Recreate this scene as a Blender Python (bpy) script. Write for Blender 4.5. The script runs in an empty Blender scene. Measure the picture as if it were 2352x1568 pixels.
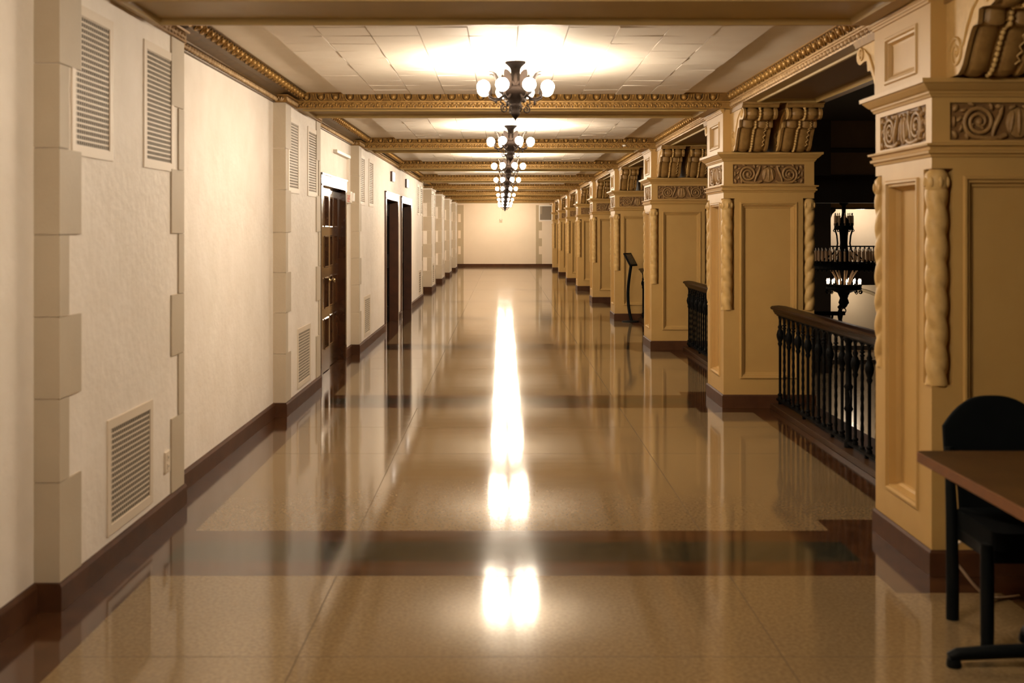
import bpy, math, random
from mathutils import Vector, Matrix
random.seed(7)
S0 = bpy.context.scene
COL = S0.collection
PI = math.pi

# ------------------------------------------------------------------ camera, world, exposure
EYE = 1.6
FPX = 2610.0
cam = bpy.data.cameras.new('camera')
camo = bpy.data.objects.new('camera', cam)
COL.objects.link(camo)
camo.location = (0, 0, EYE)
camo.rotation_euler = (PI / 2, 0, 0)
cam.sensor_width = 36.0
cam.lens = FPX / 2352.0 * 36.0
cam.shift_x = 21.0 / 2352.0
cam.shift_y = -256.0 / 2352.0
cam.clip_start = 0.05
cam.clip_end = 200
cam.dof.use_dof = True
cam.dof.focus_distance = 24.0
cam.dof.aperture_fstop = 3.3
S0.camera = camo

w = bpy.data.worlds.new('world')
S0.world = w
w.use_nodes = True
w.node_tree.nodes['Background'].inputs[0].default_value = (0.02, 0.03, 0.035, 1)
w.node_tree.nodes['Background'].inputs[1].default_value = 0.2

S0.view_settings.view_transform = 'Standard'
S0.view_settings.look = 'None'
S0.view_settings.exposure = 0.0
S0.view_settings.gamma = 1.0
S0.view_settings.use_curve_mapping = False
S0.cycles.use_denoising = True
S0.cycles.sample_clamp_indirect = 6.0
S0.cycles.max_bounces = 10
S0.cycles.diffuse_bounces = 6
S0.cycles.caustics_reflective = False
S0.cycles.caustics_refractive = False

GLOBE_STRENGTH = 355.0
GLOBE_COLOR = (1.0, 0.83, 0.63)


def point_light(name, loc, watts, color, radius=0.15):
    l = bpy.data.lights.new(name, 'POINT')
    l.energy = watts
    l.color = color
    l.shadow_soft_size = radius
    o = bpy.data.objects.new(name, l)
    COL.objects.link(o)
    o.location = loc
    return o


# the lamps of the gallery and hall at the far end of the atrium
point_light('gallery_lamp', (15.4, 48.9, 2.45), 150, (1.0, 0.84, 0.68))
point_light('gallery_lamp', (18.0, 48.9, 2.45), 100, (1.0, 0.84, 0.68))
point_light('lobby_lamp', (15.0, 48.9, -1.05), 75, (1.0, 0.80, 0.58))
point_light('lobby_lamp', (11.5, 33.0, -1.2), 160, (1.0, 0.80, 0.58), 0.3)

# ------------------------------------------------------------------ layout numbers (metres)
BAY = 4.96
PIER_Y = 5.26           # near face of the first pier
PIER_L = 0.79
PIER_X0, PIER_X1 = 1.985, 2.80
PIL_Y, PIL_L = 4.77, 1.85
XP = -1.867             # pilaster face
XW = -1.967             # plain wall
XW2 = -2.077            # plain wall further back
FAR = 49.7
BEAM_Z, CEIL_Z = 2.69, 2.83
LAMP_Y, LAMP_X = 8.135, 0.09
NB = 9


# ------------------------------------------------------------------ materials
def mat(name, col, rough=0.5, metal=0.0, var=None, vscale=6.0, bump=0.0, bscale=30.0, bdist=0.01,
        spec=0.5, detail=4.0, coat=0.0, coat_rough=0.1, bstretch=None):
    m = bpy.data.materials.new(name)
    m.use_nodes = True
    nt = m.node_tree
    b = nt.nodes['Principled BSDF']
    b.inputs['Base Color'].default_value = (*col, 1)
    b.inputs['Roughness'].default_value = rough
    b.inputs['Metallic'].default_value = metal
    b.inputs['Specular IOR Level'].default_value = spec
    b.inputs['Coat Weight'].default_value = coat
    b.inputs['Coat Roughness'].default_value = coat_rough
    if var or bump:
        tc = nt.nodes.new('ShaderNodeTexCoord')
    if var:
        n = nt.nodes.new('ShaderNodeTexNoise')
        n.inputs['Scale'].default_value = vscale
        n.inputs['Detail'].default_value = detail
        n.inputs['Roughness'].default_value = 0.6
        nt.links.new(tc.outputs['Object'], n.inputs['Vector'])
        r = nt.nodes.new('ShaderNodeValToRGB')
        r.color_ramp.elements[0].position = 0.32
        r.color_ramp.elements[0].color = (*var, 1)
        r.color_ramp.elements[1].position = 0.68
        r.color_ramp.elements[1].color = (*col, 1)
        nt.links.new(n.outputs['Fac'], r.inputs['Fac'])
        nt.links.new(r.outputs['Color'], b.inputs['Base Color'])
    if bump:
        n2 = nt.nodes.new('ShaderNodeTexNoise')
        n2.inputs['Scale'].default_value = bscale
        n2.inputs['Detail'].default_value = 3.0
        if bstretch:
            mp = nt.nodes.new('ShaderNodeMapping')
            mp.inputs['Scale'].default_value = bstretch
            nt.links.new(tc.outputs['Object'], mp.inputs['Vector'])
            nt.links.new(mp.outputs['Vector'], n2.inputs['Vector'])
        else:
            nt.links.new(tc.outputs['Object'], n2.inputs['Vector'])
        bp = nt.nodes.new('ShaderNodeBump')
        bp.inputs['Strength'].default_value = bump
        bp.inputs['Distance'].default_value = bdist
        nt.links.new(n2.outputs['Fac'], bp.inputs['Height'])
        nt.links.new(bp.outputs['Normal'], b.inputs['Normal'])
    return m


def emit(name, col, strength):
    m = bpy.data.materials.new(name)
    m.use_nodes = True
    b = m.node_tree.nodes['Principled BSDF']
    b.inputs['Base Color'].default_value = (*col, 1)
    b.inputs['Emission Color'].default_value = (*col, 1)
    b.inputs['Emission Strength'].default_value = strength
    return m


M = {}
M['plaster'] = mat('plaster', (0.87, 0.80, 0.715), 0.6, var=(0.80, 0.725, 0.63), vscale=3.0, bump=0.45, bscale=16, bdist=0.012, spec=0.35)
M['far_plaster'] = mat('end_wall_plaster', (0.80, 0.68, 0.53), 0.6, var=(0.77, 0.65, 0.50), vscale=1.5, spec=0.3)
M['stone'] = mat('quoin_stone', (0.51, 0.435, 0.325), 0.6, var=(0.475, 0.40, 0.295), vscale=4.0, bump=0.1, bscale=60, spec=0.3)
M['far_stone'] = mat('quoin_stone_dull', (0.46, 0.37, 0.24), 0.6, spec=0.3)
M['ceiling'] = mat('ceiling_paint', (0.80, 0.73, 0.62), 0.6, var=(0.76, 0.68, 0.56), vscale=5, bump=0.15, bscale=12, spec=0.3)
M['tile'] = mat('acoustic_tile', (0.83, 0.76, 0.66), 0.65, var=(0.79, 0.71, 0.61), vscale=5, bump=0.12, bscale=140, bdist=0.003, spec=0.25)
M['soffit'] = mat('beam_paint', (0.38, 0.265, 0.10), 0.45, var=(0.35, 0.24, 0.088), vscale=4, spec=0.4)
M['bronze'] = mat('bronze_recess_shade', (0.085, 0.045, 0.013), 0.5, metal=0.2, var=(0.055, 0.029, 0.009), vscale=20)  # dark tone that puts shade into the carving's recesses
M['gold'] = mat('gilt_relief', (0.46, 0.265, 0.070), 0.42, metal=0.35, var=(0.28, 0.155, 0.042), vscale=24)
M['gold_dark'] = mat('gilt_ground', (0.30, 0.165, 0.042), 0.5, metal=0.25, var=(0.20, 0.105, 0.028), vscale=20)
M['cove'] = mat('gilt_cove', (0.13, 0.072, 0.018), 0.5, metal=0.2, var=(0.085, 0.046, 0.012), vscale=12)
M['gilt_pale'] = mat('pale_gilt_relief', (0.62, 0.44, 0.24), 0.45, metal=0.15, var=(0.38, 0.24, 0.11), vscale=24)
M['pier'] = mat('pier_paint', (0.50, 0.315, 0.105), 0.5, var=(0.475, 0.293, 0.095), vscale=5, bump=0.05, bscale=120, spec=0.35)
M['rope'] = mat('pier_rope_paint', (0.63, 0.425, 0.165), 0.5, var=(0.53, 0.34, 0.12), vscale=22, spec=0.35)
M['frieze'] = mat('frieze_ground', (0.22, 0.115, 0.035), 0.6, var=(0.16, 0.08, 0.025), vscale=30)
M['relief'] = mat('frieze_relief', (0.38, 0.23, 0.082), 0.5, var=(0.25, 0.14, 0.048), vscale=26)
M['console'] = mat('console_paint', (0.33, 0.19, 0.055), 0.5, var=(0.22, 0.12, 0.033), vscale=18)
M['marble'] = mat('brown_marble', (0.080, 0.034, 0.015), 0.5, spec=0.10, var=(0.050, 0.021, 0.010), vscale=5, detail=8, bump=0.12, bscale=7, bdist=0.01)
M['curb'] = mat('brown_curb_stone', (0.050, 0.024, 0.011), 0.4, var=(0.030, 0.015, 0.007), vscale=6, spec=0.12)
M['terrazzo'] = None
M['green'] = None
M['wood'] = mat('dark_varnished_wood', (0.055, 0.022, 0.009), 0.16, var=(0.03, 0.012, 0.006), vscale=3, coat=0.6, coat_rough=0.12, bump=0.06, bscale=5, bdist=0.01, bstretch=(1, 1, 0.3))
M['dark_leaf'] = mat('black_door_leaf', (0.006, 0.0045, 0.004), 0.6, spec=0.02)
M['jamb'] = mat('red_brown_jamb', (0.075, 0.025, 0.010), 0.3, var=(0.045, 0.016, 0.007), vscale=5, coat=0.4)
M['rail_wood'] = mat('handrail_wood', (0.020, 0.008, 0.0035), 0.35, var=(0.013, 0.005, 0.0025), vscale=8, spec=0.03)
M['iron'] = mat('black_iron', (0.004, 0.004, 0.004), 0.5, spec=0.04)
M['fixture'] = mat('bronze_fixture', (0.0042, 0.0024, 0.0015), 0.75, var=(0.0028, 0.0016, 0.001), vscale=30, spec=0.04)
M['globe'] = emit('lit_globe', GLOBE_COLOR, GLOBE_STRENGTH)
M['grille'] = mat('grille_paint', (0.72, 0.62, 0.49), 0.5, spec=0.35)
M['grille_dark'] = mat('hole_shade', (0.006, 0.0035, 0.002), 0.9, spec=0.0)  # near-black colour standing in for shade inside holes
M['white'] = mat('white_plastic', (0.82, 0.78, 0.70), 0.35)
M['lantern'] = emit('lantern_reflection_glow', (1.0, 0.92, 0.82), 2.2)  # glow stands in for light reflected by the white glass
M['red'] = mat('red_print', (0.60, 0.05, 0.03), 0.5)
M['brass'] = mat('brass', (0.55, 0.40, 0.20), 0.25, metal=0.9)
M['table'] = mat('table_laminate', (0.055, 0.028, 0.009), 0.5, spec=0.04, var=(0.034, 0.016, 0.005), vscale=4, bstretch=(1, 6, 1))
M['table_edge'] = mat('table_edge_wood', (0.13, 0.047, 0.011), 0.5, spec=0.25, var=(0.095, 0.034, 0.008), vscale=12)
M['black'] = mat('black_upholstery', (0.0035, 0.0045, 0.005), 0.85, spec=0.04)
M['black_metal'] = mat('black_enamel', (0.0035, 0.0045, 0.005), 0.55, spec=0.08)
M['cord'] = mat('cream_cord', (0.55, 0.42, 0.28), 0.5)
M['candle'] = mat('ivory_candle', (0.55, 0.36, 0.20), 0.5)
M['bulb'] = emit('lit_candle_bulb', (1.0, 0.74, 0.48), 9.0)
M['screen'] = mat('kiosk_screen', (0.030, 0.033, 0.034), 0.2)
M['kiosk_text'] = mat('kiosk_text', (0.20, 0.17, 0.13), 0.4)
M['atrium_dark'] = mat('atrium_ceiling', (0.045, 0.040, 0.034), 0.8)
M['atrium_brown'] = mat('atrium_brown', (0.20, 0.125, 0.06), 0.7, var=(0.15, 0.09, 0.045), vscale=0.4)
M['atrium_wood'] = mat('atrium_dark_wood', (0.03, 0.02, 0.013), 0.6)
M['atrium_wall'] = mat('atrium_plaster', (0.78, 0.66, 0.49), 0.7, var=(0.74, 0.61, 0.44), vscale=1.0)
M['lobby_floor'] = mat('lobby_floor', (0.34, 0.25, 0.15), 0.18, bump=0.2, bscale=3, bdist=0.02)


def floor_mat(name, c0, c1, c2, rough, sp_scale, bstr):
    """Polished terrazzo or marble: fine chips over slow clouding, with a slightly rolling polish."""
    m = bpy.data.materials.new(name)
    m.use_nodes = True
    nt = m.node_tree
    b = nt.nodes['Principled BSDF']
    b.inputs['Roughness'].default_value = rough
    tc = nt.nodes.new('ShaderNodeTexCoord')
    n1 = nt.nodes.new('ShaderNodeTexNoise')
    n1.inputs['Scale'].default_value = sp_scale
    n1.inputs['Detail'].default_value = 3
    n2 = nt.nodes.new('ShaderNodeTexNoise')
    n2.inputs['Scale'].default_value = 1.6
    n2.inputs['Detail'].default_value = 5
    r1 = nt.nodes.new('ShaderNodeValToRGB')
    r1.color_ramp.elements[0].position = 0.36
    r1.color_ramp.elements[0].color = (*c1, 1)
    r1.color_ramp.elements[1].position = 0.64
    r1.color_ramp.elements[1].color = (*c0, 1)
    mx = nt.nodes.new('ShaderNodeMix')
    mx.data_type = 'RGBA'
    mx.inputs[7].default_value = (*c2, 1)
    rr = nt.nodes.new('ShaderNodeMapRange')
    rr.inputs[1].default_value = 0.45
    rr.inputs[2].default_value = 0.75
    rr.inputs[4].default_value = 0.6
    nt.links.new(tc.outputs['Object'], n1.inputs['Vector'])
    nt.links.new(tc.outputs['Object'], n2.inputs['Vector'])
    nt.links.new(n1.outputs['Fac'], r1.inputs['Fac'])
    nt.links.new(n2.outputs['Fac'], rr.inputs[0])
    nt.links.new(rr.outputs[0], mx.inputs[0])
    nt.links.new(r1.outputs['Color'], mx.inputs[6])
    nt.links.new(mx.outputs[2], b.inputs['Base Color'])
    n3 = nt.nodes.new('ShaderNodeTexNoise')
    n3.inputs['Scale'].default_value = 2.2
    n3.inputs['Detail'].default_value = 2
    bp = nt.nodes.new('ShaderNodeBump')
    bp.inputs['Strength'].default_value = bstr
    bp.inputs['Distance'].default_value = 0.01
    mp = nt.nodes.new('ShaderNodeMapping')
    mp.inputs['Scale'].default_value = (0.5, 1.3, 1.0)
    nt.links.new(tc.outputs['Object'], mp.inputs['Vector'])
    nt.links.new(mp.outputs['Vector'], n3.inputs['Vector'])
    nt.links.new(n3.outputs['Fac'], bp.inputs['Height'])
    nt.links.new(bp.outputs['Normal'], b.inputs['Normal'])
    return m


M['terrazzo'] = floor_mat('beige_terrazzo', (0.225, 0.155, 0.078), (0.165, 0.110, 0.053), (0.16, 0.106, 0.050), 0.075, 60, 0.05)
M['floor_brown'] = floor_mat('brown_marble_inlay', (0.080, 0.034, 0.014), (0.048, 0.020, 0.009), (0.042, 0.018, 0.008), 0.085, 9, 0.06)
M['green'] = floor_mat('green_marble_inlay', (0.036, 0.032, 0.018), (0.018, 0.019, 0.013), (0.020, 0.020, 0.013), 0.085, 14, 0.05)
M['joint'] = mat('floor_joint', (0.06, 0.038, 0.016), 0.7, spec=0.1)


# ------------------------------------------------------------------ mesh building
def frame(o, es, et, en):
    """Matrix taking local (s, t, n) to the world."""
    es, et, en = Vector(es), Vector(et), Vector(en)
    m = Matrix.Identity(4)
    for i in range(3):
        m[i][0], m[i][1], m[i][2], m[i][3] = es[i], et[i], en[i], o[i]
    return m


class MB:
    def __init__(self):
        self.v, self.f, self.mi, self.sm = [], [], [], []
        self.M = None

    def add(self, verts, faces, mi=0, smooth=False):
        n = len(self.v)
        if self.M is not None:
            verts = [self.M @ Vector(p) for p in verts]
        self.v.extend([tuple(p) for p in verts])
        for f in faces:
            self.f.append(tuple(i + n for i in f))
            self.mi.append(mi)
            self.sm.append(smooth)
        return self

    def box(self, x0, x1, y0, y1, z0, z1, mi=0, skip=()):
        v = [(x0, y0, z0), (x1, y0, z0), (x1, y1, z0), (x0, y1, z0), (x0, y0, z1), (x1, y0, z1), (x1, y1, z1), (x0, y1, z1)]
        fs = {'-z': (0, 3, 2, 1), '+z': (4, 5, 6, 7), '-y': (0, 1, 5, 4), '+x': (1, 2, 6, 5), '+y': (2, 3, 7, 6), '-x': (3, 0, 4, 7)}
        return self.add(v, [f for k, f in fs.items() if k not in skip], mi)

    def quad(self, a, b, c, d, mi=0):
        return self.add([a, b, c, d], [(0, 1, 2, 3)], mi)

    def prism(self, poly, axis, a0, a1, mi=0, smooth=False):
        """polygon in the two other axes, pushed along axis (0,1,2)"""
        n = len(poly)

        def pt(p, a):
            q = [p[0], p[1]]
            q.insert(axis, a)
            return tuple(q)
        v = [pt(p, a0) for p in poly] + [pt(p, a1) for p in poly]
        self.add(v, [tuple(range(n))[::-1], tuple(range(n, 2 * n))], mi)
        self.add(v, [(i, (i + 1) % n, n + (i + 1) % n, n + i) for i in range(n)], mi, smooth)
        return self

    def lathe(self, prof, c=(0, 0, 0), seg=16, mi=0, smooth=True, rfun=None, caps=True):
        v, f = [], []
        for r, z in prof:
            for k in range(seg):
                a = 2 * PI * k / seg
                rr = r if rfun is None else r * rfun(a, z)
                v.append((c[0] + rr * math.cos(a), c[1] + rr * math.sin(a), c[2] + z))
        for j in range(len(prof) - 1):
            for k in range(seg):
                k2 = (k + 1) % seg
                f.append((j * seg + k, j * seg + k2, (j + 1) * seg + k2, (j + 1) * seg + k))
        self.add(v, f, mi, smooth)
        if caps:
            n = len(prof)
            self.add(v[:seg], [tuple(range(seg))[::-1]], mi)
            self.add(v[-seg:], [tuple(range(seg))], mi)
        return self

    def tube(self, pts, r, seg=8, mi=0, closed=False, flat=None):
        """round tube along pts; r number or list"""
        P = [Vector(p) for p in pts]
        n = len(P)
        R = r if isinstance(r, (list, tuple)) else [r] * n
        v, f = [], []
        up = None
        for i in range(n):
            t = (P[(i + 1) % n] - P[i - 1]) if closed else (P[min(i + 1, n - 1)] - P[max(i - 1, 0)])
            t = t.normalized() if t.length > 1e-9 else Vector((0, 0, 1))
            if up is None:
                up = Vector((0, 0, 1)) if abs(t.z) < 0.9 else Vector((1, 0, 0))
            a = up - t * up.dot(t)
            if a.length < 1e-6:
                a = t.orthogonal()
            a.normalize()
            up = a
            b = t.cross(a)
            for k in range(seg):
                th = 2 * PI * k / seg
                v.append(tuple(P[i] + a * (R[i] * math.cos(th)) + b * (R[i] * math.sin(th))))
        m = n if closed else n - 1
        for i in range(m):
            j = (i + 1) % n
            for k in range(seg):
                k2 = (k + 1) % seg
                f.append((i * seg + k, i * seg + k2, j * seg + k2, j * seg + k))
        self.add(v, f, mi, True)
        if not closed:
            self.add(v[:seg], [tuple(range(seg))[::-1]], mi)
            self.add(v[-seg:], [tuple(range(seg))], mi)
        return self

    def ell(self, c, r, seg=10, rings=6, mi=0, rot=0.0):
        """ellipsoid, rot turns it in the local xy plane"""
        cr, sr = math.cos(rot), math.sin(rot)
        v, f = [], []

        def put(x, y, z):
            v.append((c[0] + x * cr - y * sr, c[1] + x * sr + y * cr, c[2] + z))
        put(0, 0, -r[2])
        for j in range(1, rings):
            ph = -PI / 2 + PI * j / rings
            for k in range(seg):
                a = 2 * PI * k / seg
                put(r[0] * math.cos(ph) * math.cos(a), r[1] * math.cos(ph) * math.sin(a), r[2] * math.sin(ph))
        put(0, 0, r[2])
        for k in range(seg):
            k2 = (k + 1) % seg
            f.append((0, 1 + k2, 1 + k))
            for j in range(rings - 2):
                a, b = 1 + j * seg, 1 + (j + 1) * seg
                f.append((a + k, a + k2, b + k2, b + k))
            e = 1 + (rings - 2) * seg
            f.append((e + k, e + k2, len(v) - 1))
        return self.add(v, f, mi, True)

    def rings(self, x0, x1, y0, y1, prof, mi=0, caps=True):
        """mitred moulding round a rectangle: prof = [(offset outward, z)]"""
        v, f = [], []
        for o, z in prof:
            v += [(x0 - o, y0 - o, z), (x1 + o, y0 - o, z), (x1 + o, y1 + o, z), (x0 - o, y1 + o, z)]
        for j in range(len(prof) - 1):
            for k in range(4):
                k2 = (k + 1) % 4
                f.append((4 * j + k, 4 * j + k2, 4 * j + 4 + k2, 4 * j + 4 + k))
        if caps:
            n = len(prof) - 1
            f.append((3, 2, 1, 0))
            f.append((4 * n, 4 * n + 1, 4 * n + 2, 4 * n + 3))
        return self.add(v, f, mi)

    def panel_face(self, u0, u1, v0, v1, pu0, pu1, pv0, pv1, prof, mi=0, mi_panel=None):
        """a face in local (s,t) at n=0 with a moulded panel; prof = [(inset, n)]"""
        def rect(a, b, c, d, n):
            return [(a, c, n), (b, c, n), (b, d, n), (a, d, n)]
        loops = [rect(u0, u1, v0, v1, 0)]
        for ins, n in prof:
            loops.append(rect(pu0 + ins, pu1 - ins, pv0 + ins, pv1 - ins, n))
        v = [p for l in loops for p in l]
        f = []
        for j in range(len(loops) - 1):
            for k in range(4):
                k2 = (k + 1) % 4
                f.append((4 * j + k, 4 * j + k2, 4 * j + 4 + k2, 4 * j + 4 + k))
        self.add(v, f, mi)
        n = 4 * (len(loops) - 1)
        self.add(v[n:], [(0, 1, 2, 3)], mi if mi_panel is None else mi_panel)
        return self

    def mesh(self, name, mats):
        me = bpy.data.meshes.new(name)
        me.from_pydata(self.v, [], self.f)
        for m in (mats if isinstance(mats, (list, tuple)) else [mats]):
            me.materials.append(m)
        me.polygons.foreach_set('material_index', self.mi)
        me.polygons.foreach_set('use_smooth', self.sm)
        me.update()
        return me

    def build(self, name, mats, parent=None, bevel=0.0):
        o = bpy.data.objects.new(name, self.mesh(name, mats))
        COL.objects.link(o)
        if parent:
            o.parent = parent
        if bevel:
            b = o.modifiers.new('edge', 'BEVEL')
            b.width = bevel
            b.segments = 2
            b.limit_method = 'ANGLE'
            b.angle_limit = math.radians(50)
        return o


def thing(name, label, cat, loc=(0, 0, 0), rz=0.0, group=None):
    o = bpy.data.objects.new(name, None)
    COL.objects.link(o)
    o.location = loc
    o.rotation_euler = (0, 0, rz)
    o.empty_display_size = 0.1
    return tag(o, label, cat, group)


def tag(o, label, cat, group=None):
    o['label'] = label
    o['category'] = cat
    if group:
        o['group'] = group
    return o


def struct(o):
    o['kind'] = 'structure'
    return o


def dup(root, loc, label):
    r = root.copy()
    COL.objects.link(r)
    r.location = loc
    r['label'] = label
    for ch in list(root.children):
        c = ch.copy()
        COL.objects.link(c)
        c.parent = r
        for g in list(ch.children):
            d = g.copy()
            COL.objects.link(d)
            d.parent = c
    return r


# ------------------------------------------------------------------ ornament generators (local s,t,n)
def egg_band(mb, length, F, pitch=0.13, h=0.07, mi=0):
    """egg and dart along s from 0 to length, centred on t"""
    n = max(1, int(round(length / pitch)))
    p = length / n
    k = h / 0.088
    old = mb.M
    mb.M = F
    for i in range(n):
        s = (i + 0.5) * p
        mb.ell((s, 0.004 * k, 0.004), (0.030 * k, 0.033 * k, 0.032 * k), 8, 6, mi)
        for rad, tb, m2, nn_ in ((0.041, 0.0085, mi + 1, 0.001), (0.054, 0.0070, mi, 0.005)):  # inner dark tube stands in for the shaded groove round the egg
            arc = [(s + rad * k * math.cos(a), 0.014 * k + rad * 1.05 * k * math.sin(a), nn_) for a in [PI * (1.0 + q / 8.0) for q in range(9)]]
            mb.tube([(arc[0][0], 0.046 * k, nn_)] + arc + [(arc[-1][0], 0.046 * k, nn_)], tb * k, 5, m2)
        d = i * p
        mb.add([(d - 0.012 * k, 0.040 * k, 0), (d + 0.012 * k, 0.040 * k, 0), (d, -0.040 * k, 0), (d, 0.012 * k, 0.022 * k)],
               [(0, 2, 3), (2, 1, 3), (1, 0, 3)], mi)
    mb.M = old


def leaf_band(mb, length, F, pitch=0.075, h=0.05, mi=0):
    n = max(1, int(round(length / pitch)))
    p = length / n
    old = mb.M
    mb.M = F
    for i in range(n):
        s = (i + 0.5) * p
        mb.ell((s, 0.0, 0.002), (p * 0.17, h * 0.46, 0.014), 6, 5, mi)
        mb.ell((s - p * 0.27, -h * 0.06, 0.002), (p * 0.11, h * 0.36, 0.010), 6, 4, mi, 0.45)
        mb.ell((s + p * 0.27, -h * 0.06, 0.002), (p * 0.11, h * 0.36, 0.010), 6, 4, mi, -0.45)
        mb.ell((i * p, h * 0.28, 0.002), (p * 0.12, h * 0.17, 0.010), 6, 4, mi)
        mb.ell((i * p, -h * 0.22, -0.001), (p * 0.10, h * 0.26, 0.005), 6, 4, mi + 1)  # dark lobes stand in for shaded hollows between the leaves
        mb.ell((s, h * 0.36, -0.001), (p * 0.20, h * 0.10, 0.004), 6, 4, mi + 1)
    mb.M = old


def spiral(cx, cy, R, r0, turns, a0, sgn, n=40):
    out = []
    for i in range(n + 1):
        t = i / n
        a = a0 + sgn * 2 * PI * turns * t
        r = R * (1 - t) ** 0.85 + r0 * t
        out.append((cx + r * math.cos(a), cy + r * math.sin(a)))
    return out


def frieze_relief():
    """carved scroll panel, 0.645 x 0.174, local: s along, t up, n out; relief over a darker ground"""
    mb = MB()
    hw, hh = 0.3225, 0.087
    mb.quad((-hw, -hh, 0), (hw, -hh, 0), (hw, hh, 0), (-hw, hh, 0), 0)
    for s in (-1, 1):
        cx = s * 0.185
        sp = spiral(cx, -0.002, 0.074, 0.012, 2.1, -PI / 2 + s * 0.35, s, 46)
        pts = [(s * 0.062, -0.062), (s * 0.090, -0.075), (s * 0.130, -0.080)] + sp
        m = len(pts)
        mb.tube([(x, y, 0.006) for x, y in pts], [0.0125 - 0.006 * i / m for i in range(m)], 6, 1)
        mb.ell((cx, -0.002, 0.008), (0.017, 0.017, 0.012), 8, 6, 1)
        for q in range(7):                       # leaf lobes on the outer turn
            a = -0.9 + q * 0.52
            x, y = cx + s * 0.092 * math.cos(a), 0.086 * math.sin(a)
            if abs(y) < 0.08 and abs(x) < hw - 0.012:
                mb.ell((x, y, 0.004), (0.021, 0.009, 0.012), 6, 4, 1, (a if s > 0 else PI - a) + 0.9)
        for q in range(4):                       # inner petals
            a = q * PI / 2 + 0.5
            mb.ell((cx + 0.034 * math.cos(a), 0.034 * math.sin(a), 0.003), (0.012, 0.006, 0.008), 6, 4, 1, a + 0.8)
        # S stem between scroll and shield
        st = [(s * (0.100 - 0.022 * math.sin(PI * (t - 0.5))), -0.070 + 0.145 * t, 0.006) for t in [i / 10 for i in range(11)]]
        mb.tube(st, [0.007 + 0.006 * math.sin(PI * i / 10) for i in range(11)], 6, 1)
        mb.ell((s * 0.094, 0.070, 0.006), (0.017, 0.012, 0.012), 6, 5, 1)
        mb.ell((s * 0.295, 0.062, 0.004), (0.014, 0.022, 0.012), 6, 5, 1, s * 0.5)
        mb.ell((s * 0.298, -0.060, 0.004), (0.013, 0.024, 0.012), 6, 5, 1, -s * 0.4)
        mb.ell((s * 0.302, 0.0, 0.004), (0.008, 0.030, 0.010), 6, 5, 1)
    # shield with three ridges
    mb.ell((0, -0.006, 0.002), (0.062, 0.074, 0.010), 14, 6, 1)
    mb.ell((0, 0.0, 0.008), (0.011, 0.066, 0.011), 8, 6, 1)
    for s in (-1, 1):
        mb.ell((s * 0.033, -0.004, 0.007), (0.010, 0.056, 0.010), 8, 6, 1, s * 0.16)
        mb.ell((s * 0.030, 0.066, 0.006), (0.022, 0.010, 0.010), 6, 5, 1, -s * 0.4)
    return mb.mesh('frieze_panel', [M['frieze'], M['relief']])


# ------------------------------------------------------------------ THE SETTING
# floor: one sheet, laid out as terrazzo fields, brown borders and cross bands
def build_floor():
    xs = sorted({-2.3, -1.635, -0.772, -0.768, 1.048, 1.052, 1.735, 2.195, 2.80})
    ys = {-9.0, FAR + 0.2}
    bands = []
    for i in range(-2, NB + 1):
        y0 = PIER_Y + BAY * i
        if y0 > FAR:
            continue
        bands.append(y0)
        for d in (-0.25, 0.0, 0.23, 0.575, 0.79, 1.02):
            ys.add(round(y0 + d, 4))
        for d in (2.87, 3.96):
            ys.add(round(y0 + d, 4))
            ys.add(round(y0 + d + 0.005, 4))
    ys = sorted(y for y in ys if -9.0 <= y <= FAR + 0.2)
    mb = MB()
    for a, b in zip(ys, ys[1:]):
        for c, d in zip(xs, xs[1:]):
            ym, xm = (a + b) / 2, (c + d) / 2
            mi = 0
            j = min(bands, key=lambda q: abs(q + 0.4 - ym))
            t = ym - j
            if b - a < 0.006 or d - c < 0.0065:
                mi = 3
            if 0 < t < 0.79:
                mi = 2 if 0.23 < t < 0.575 else 1
            if xm < -1.635:
                mi = 1
            if xm > 1.735 and -0.25 < t < 1.02:
                mi = 1
            if xm > 2.195 and ym > 4:
                mi = 1
            mb.quad((c, a, 0), (d, a, 0), (d, b, 0), (c, b, 0), mi)
    mb.box(-2.3, 2.80, -9.0, FAR + 0.2, -0.55, -0.001, 1, skip=('+z',))
    return struct(mb.build('floor', [M['terrazzo'], M['floor_brown'], M['green'], M['joint']]))


build_floor()

# ceiling slab
mb = MB()
mb.box(-2.3, 2.80, -9.0, FAR + 0.2, CEIL_Z, CEIL_Z + 0.25)
ceiling = struct(mb.build('ceiling', M['ceiling']))


def tile_field_mesh():
    """ten by thirteen acoustic tiles hung just below the plaster, none quite level"""
    rnd = random.Random(3)
    mb = MB()
    t = 0.302
    for i in range(10):
        for j in range(13):
            x0 = (i - 5) * t
            y0 = j * t
            z = -0.026
            ax, ay = rnd.uniform(-0.0022, 0.0022), rnd.uniform(-0.0012, 0.0012)
            g, gy = 0.0026, 0.0012
            q = []
            for (px, py, sx, sy) in ((x0 + g, y0 + gy, -1, -1), (x0 + t - g, y0 + gy, 1, -1), (x0 + t - g, y0 + t - gy, 1, 1), (x0 + g, y0 + t - gy, -1, 1)):
                q.append((px, py, z + ax * sx + ay * sy))
            top = [(p[0], p[1], 0.0) for p in q]
            mb.add(q + top, [(3, 2, 1, 0), (0, 1, 5, 4), (1, 2, 6, 5), (2, 3, 7, 6), (3, 0, 4, 7)])
    return mb.mesh('tile_field', M['tile'])


tm = tile_field_mesh()
for i in range(NB):
    o = bpy.data.objects.new('tile_field', tm)
    COL.objects.link(o)
    o.location = (LAMP_X, PIER_Y + 0.79 + 0.10 + BAY * i, CEIL_Z)
    o.parent = ceiling

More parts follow.
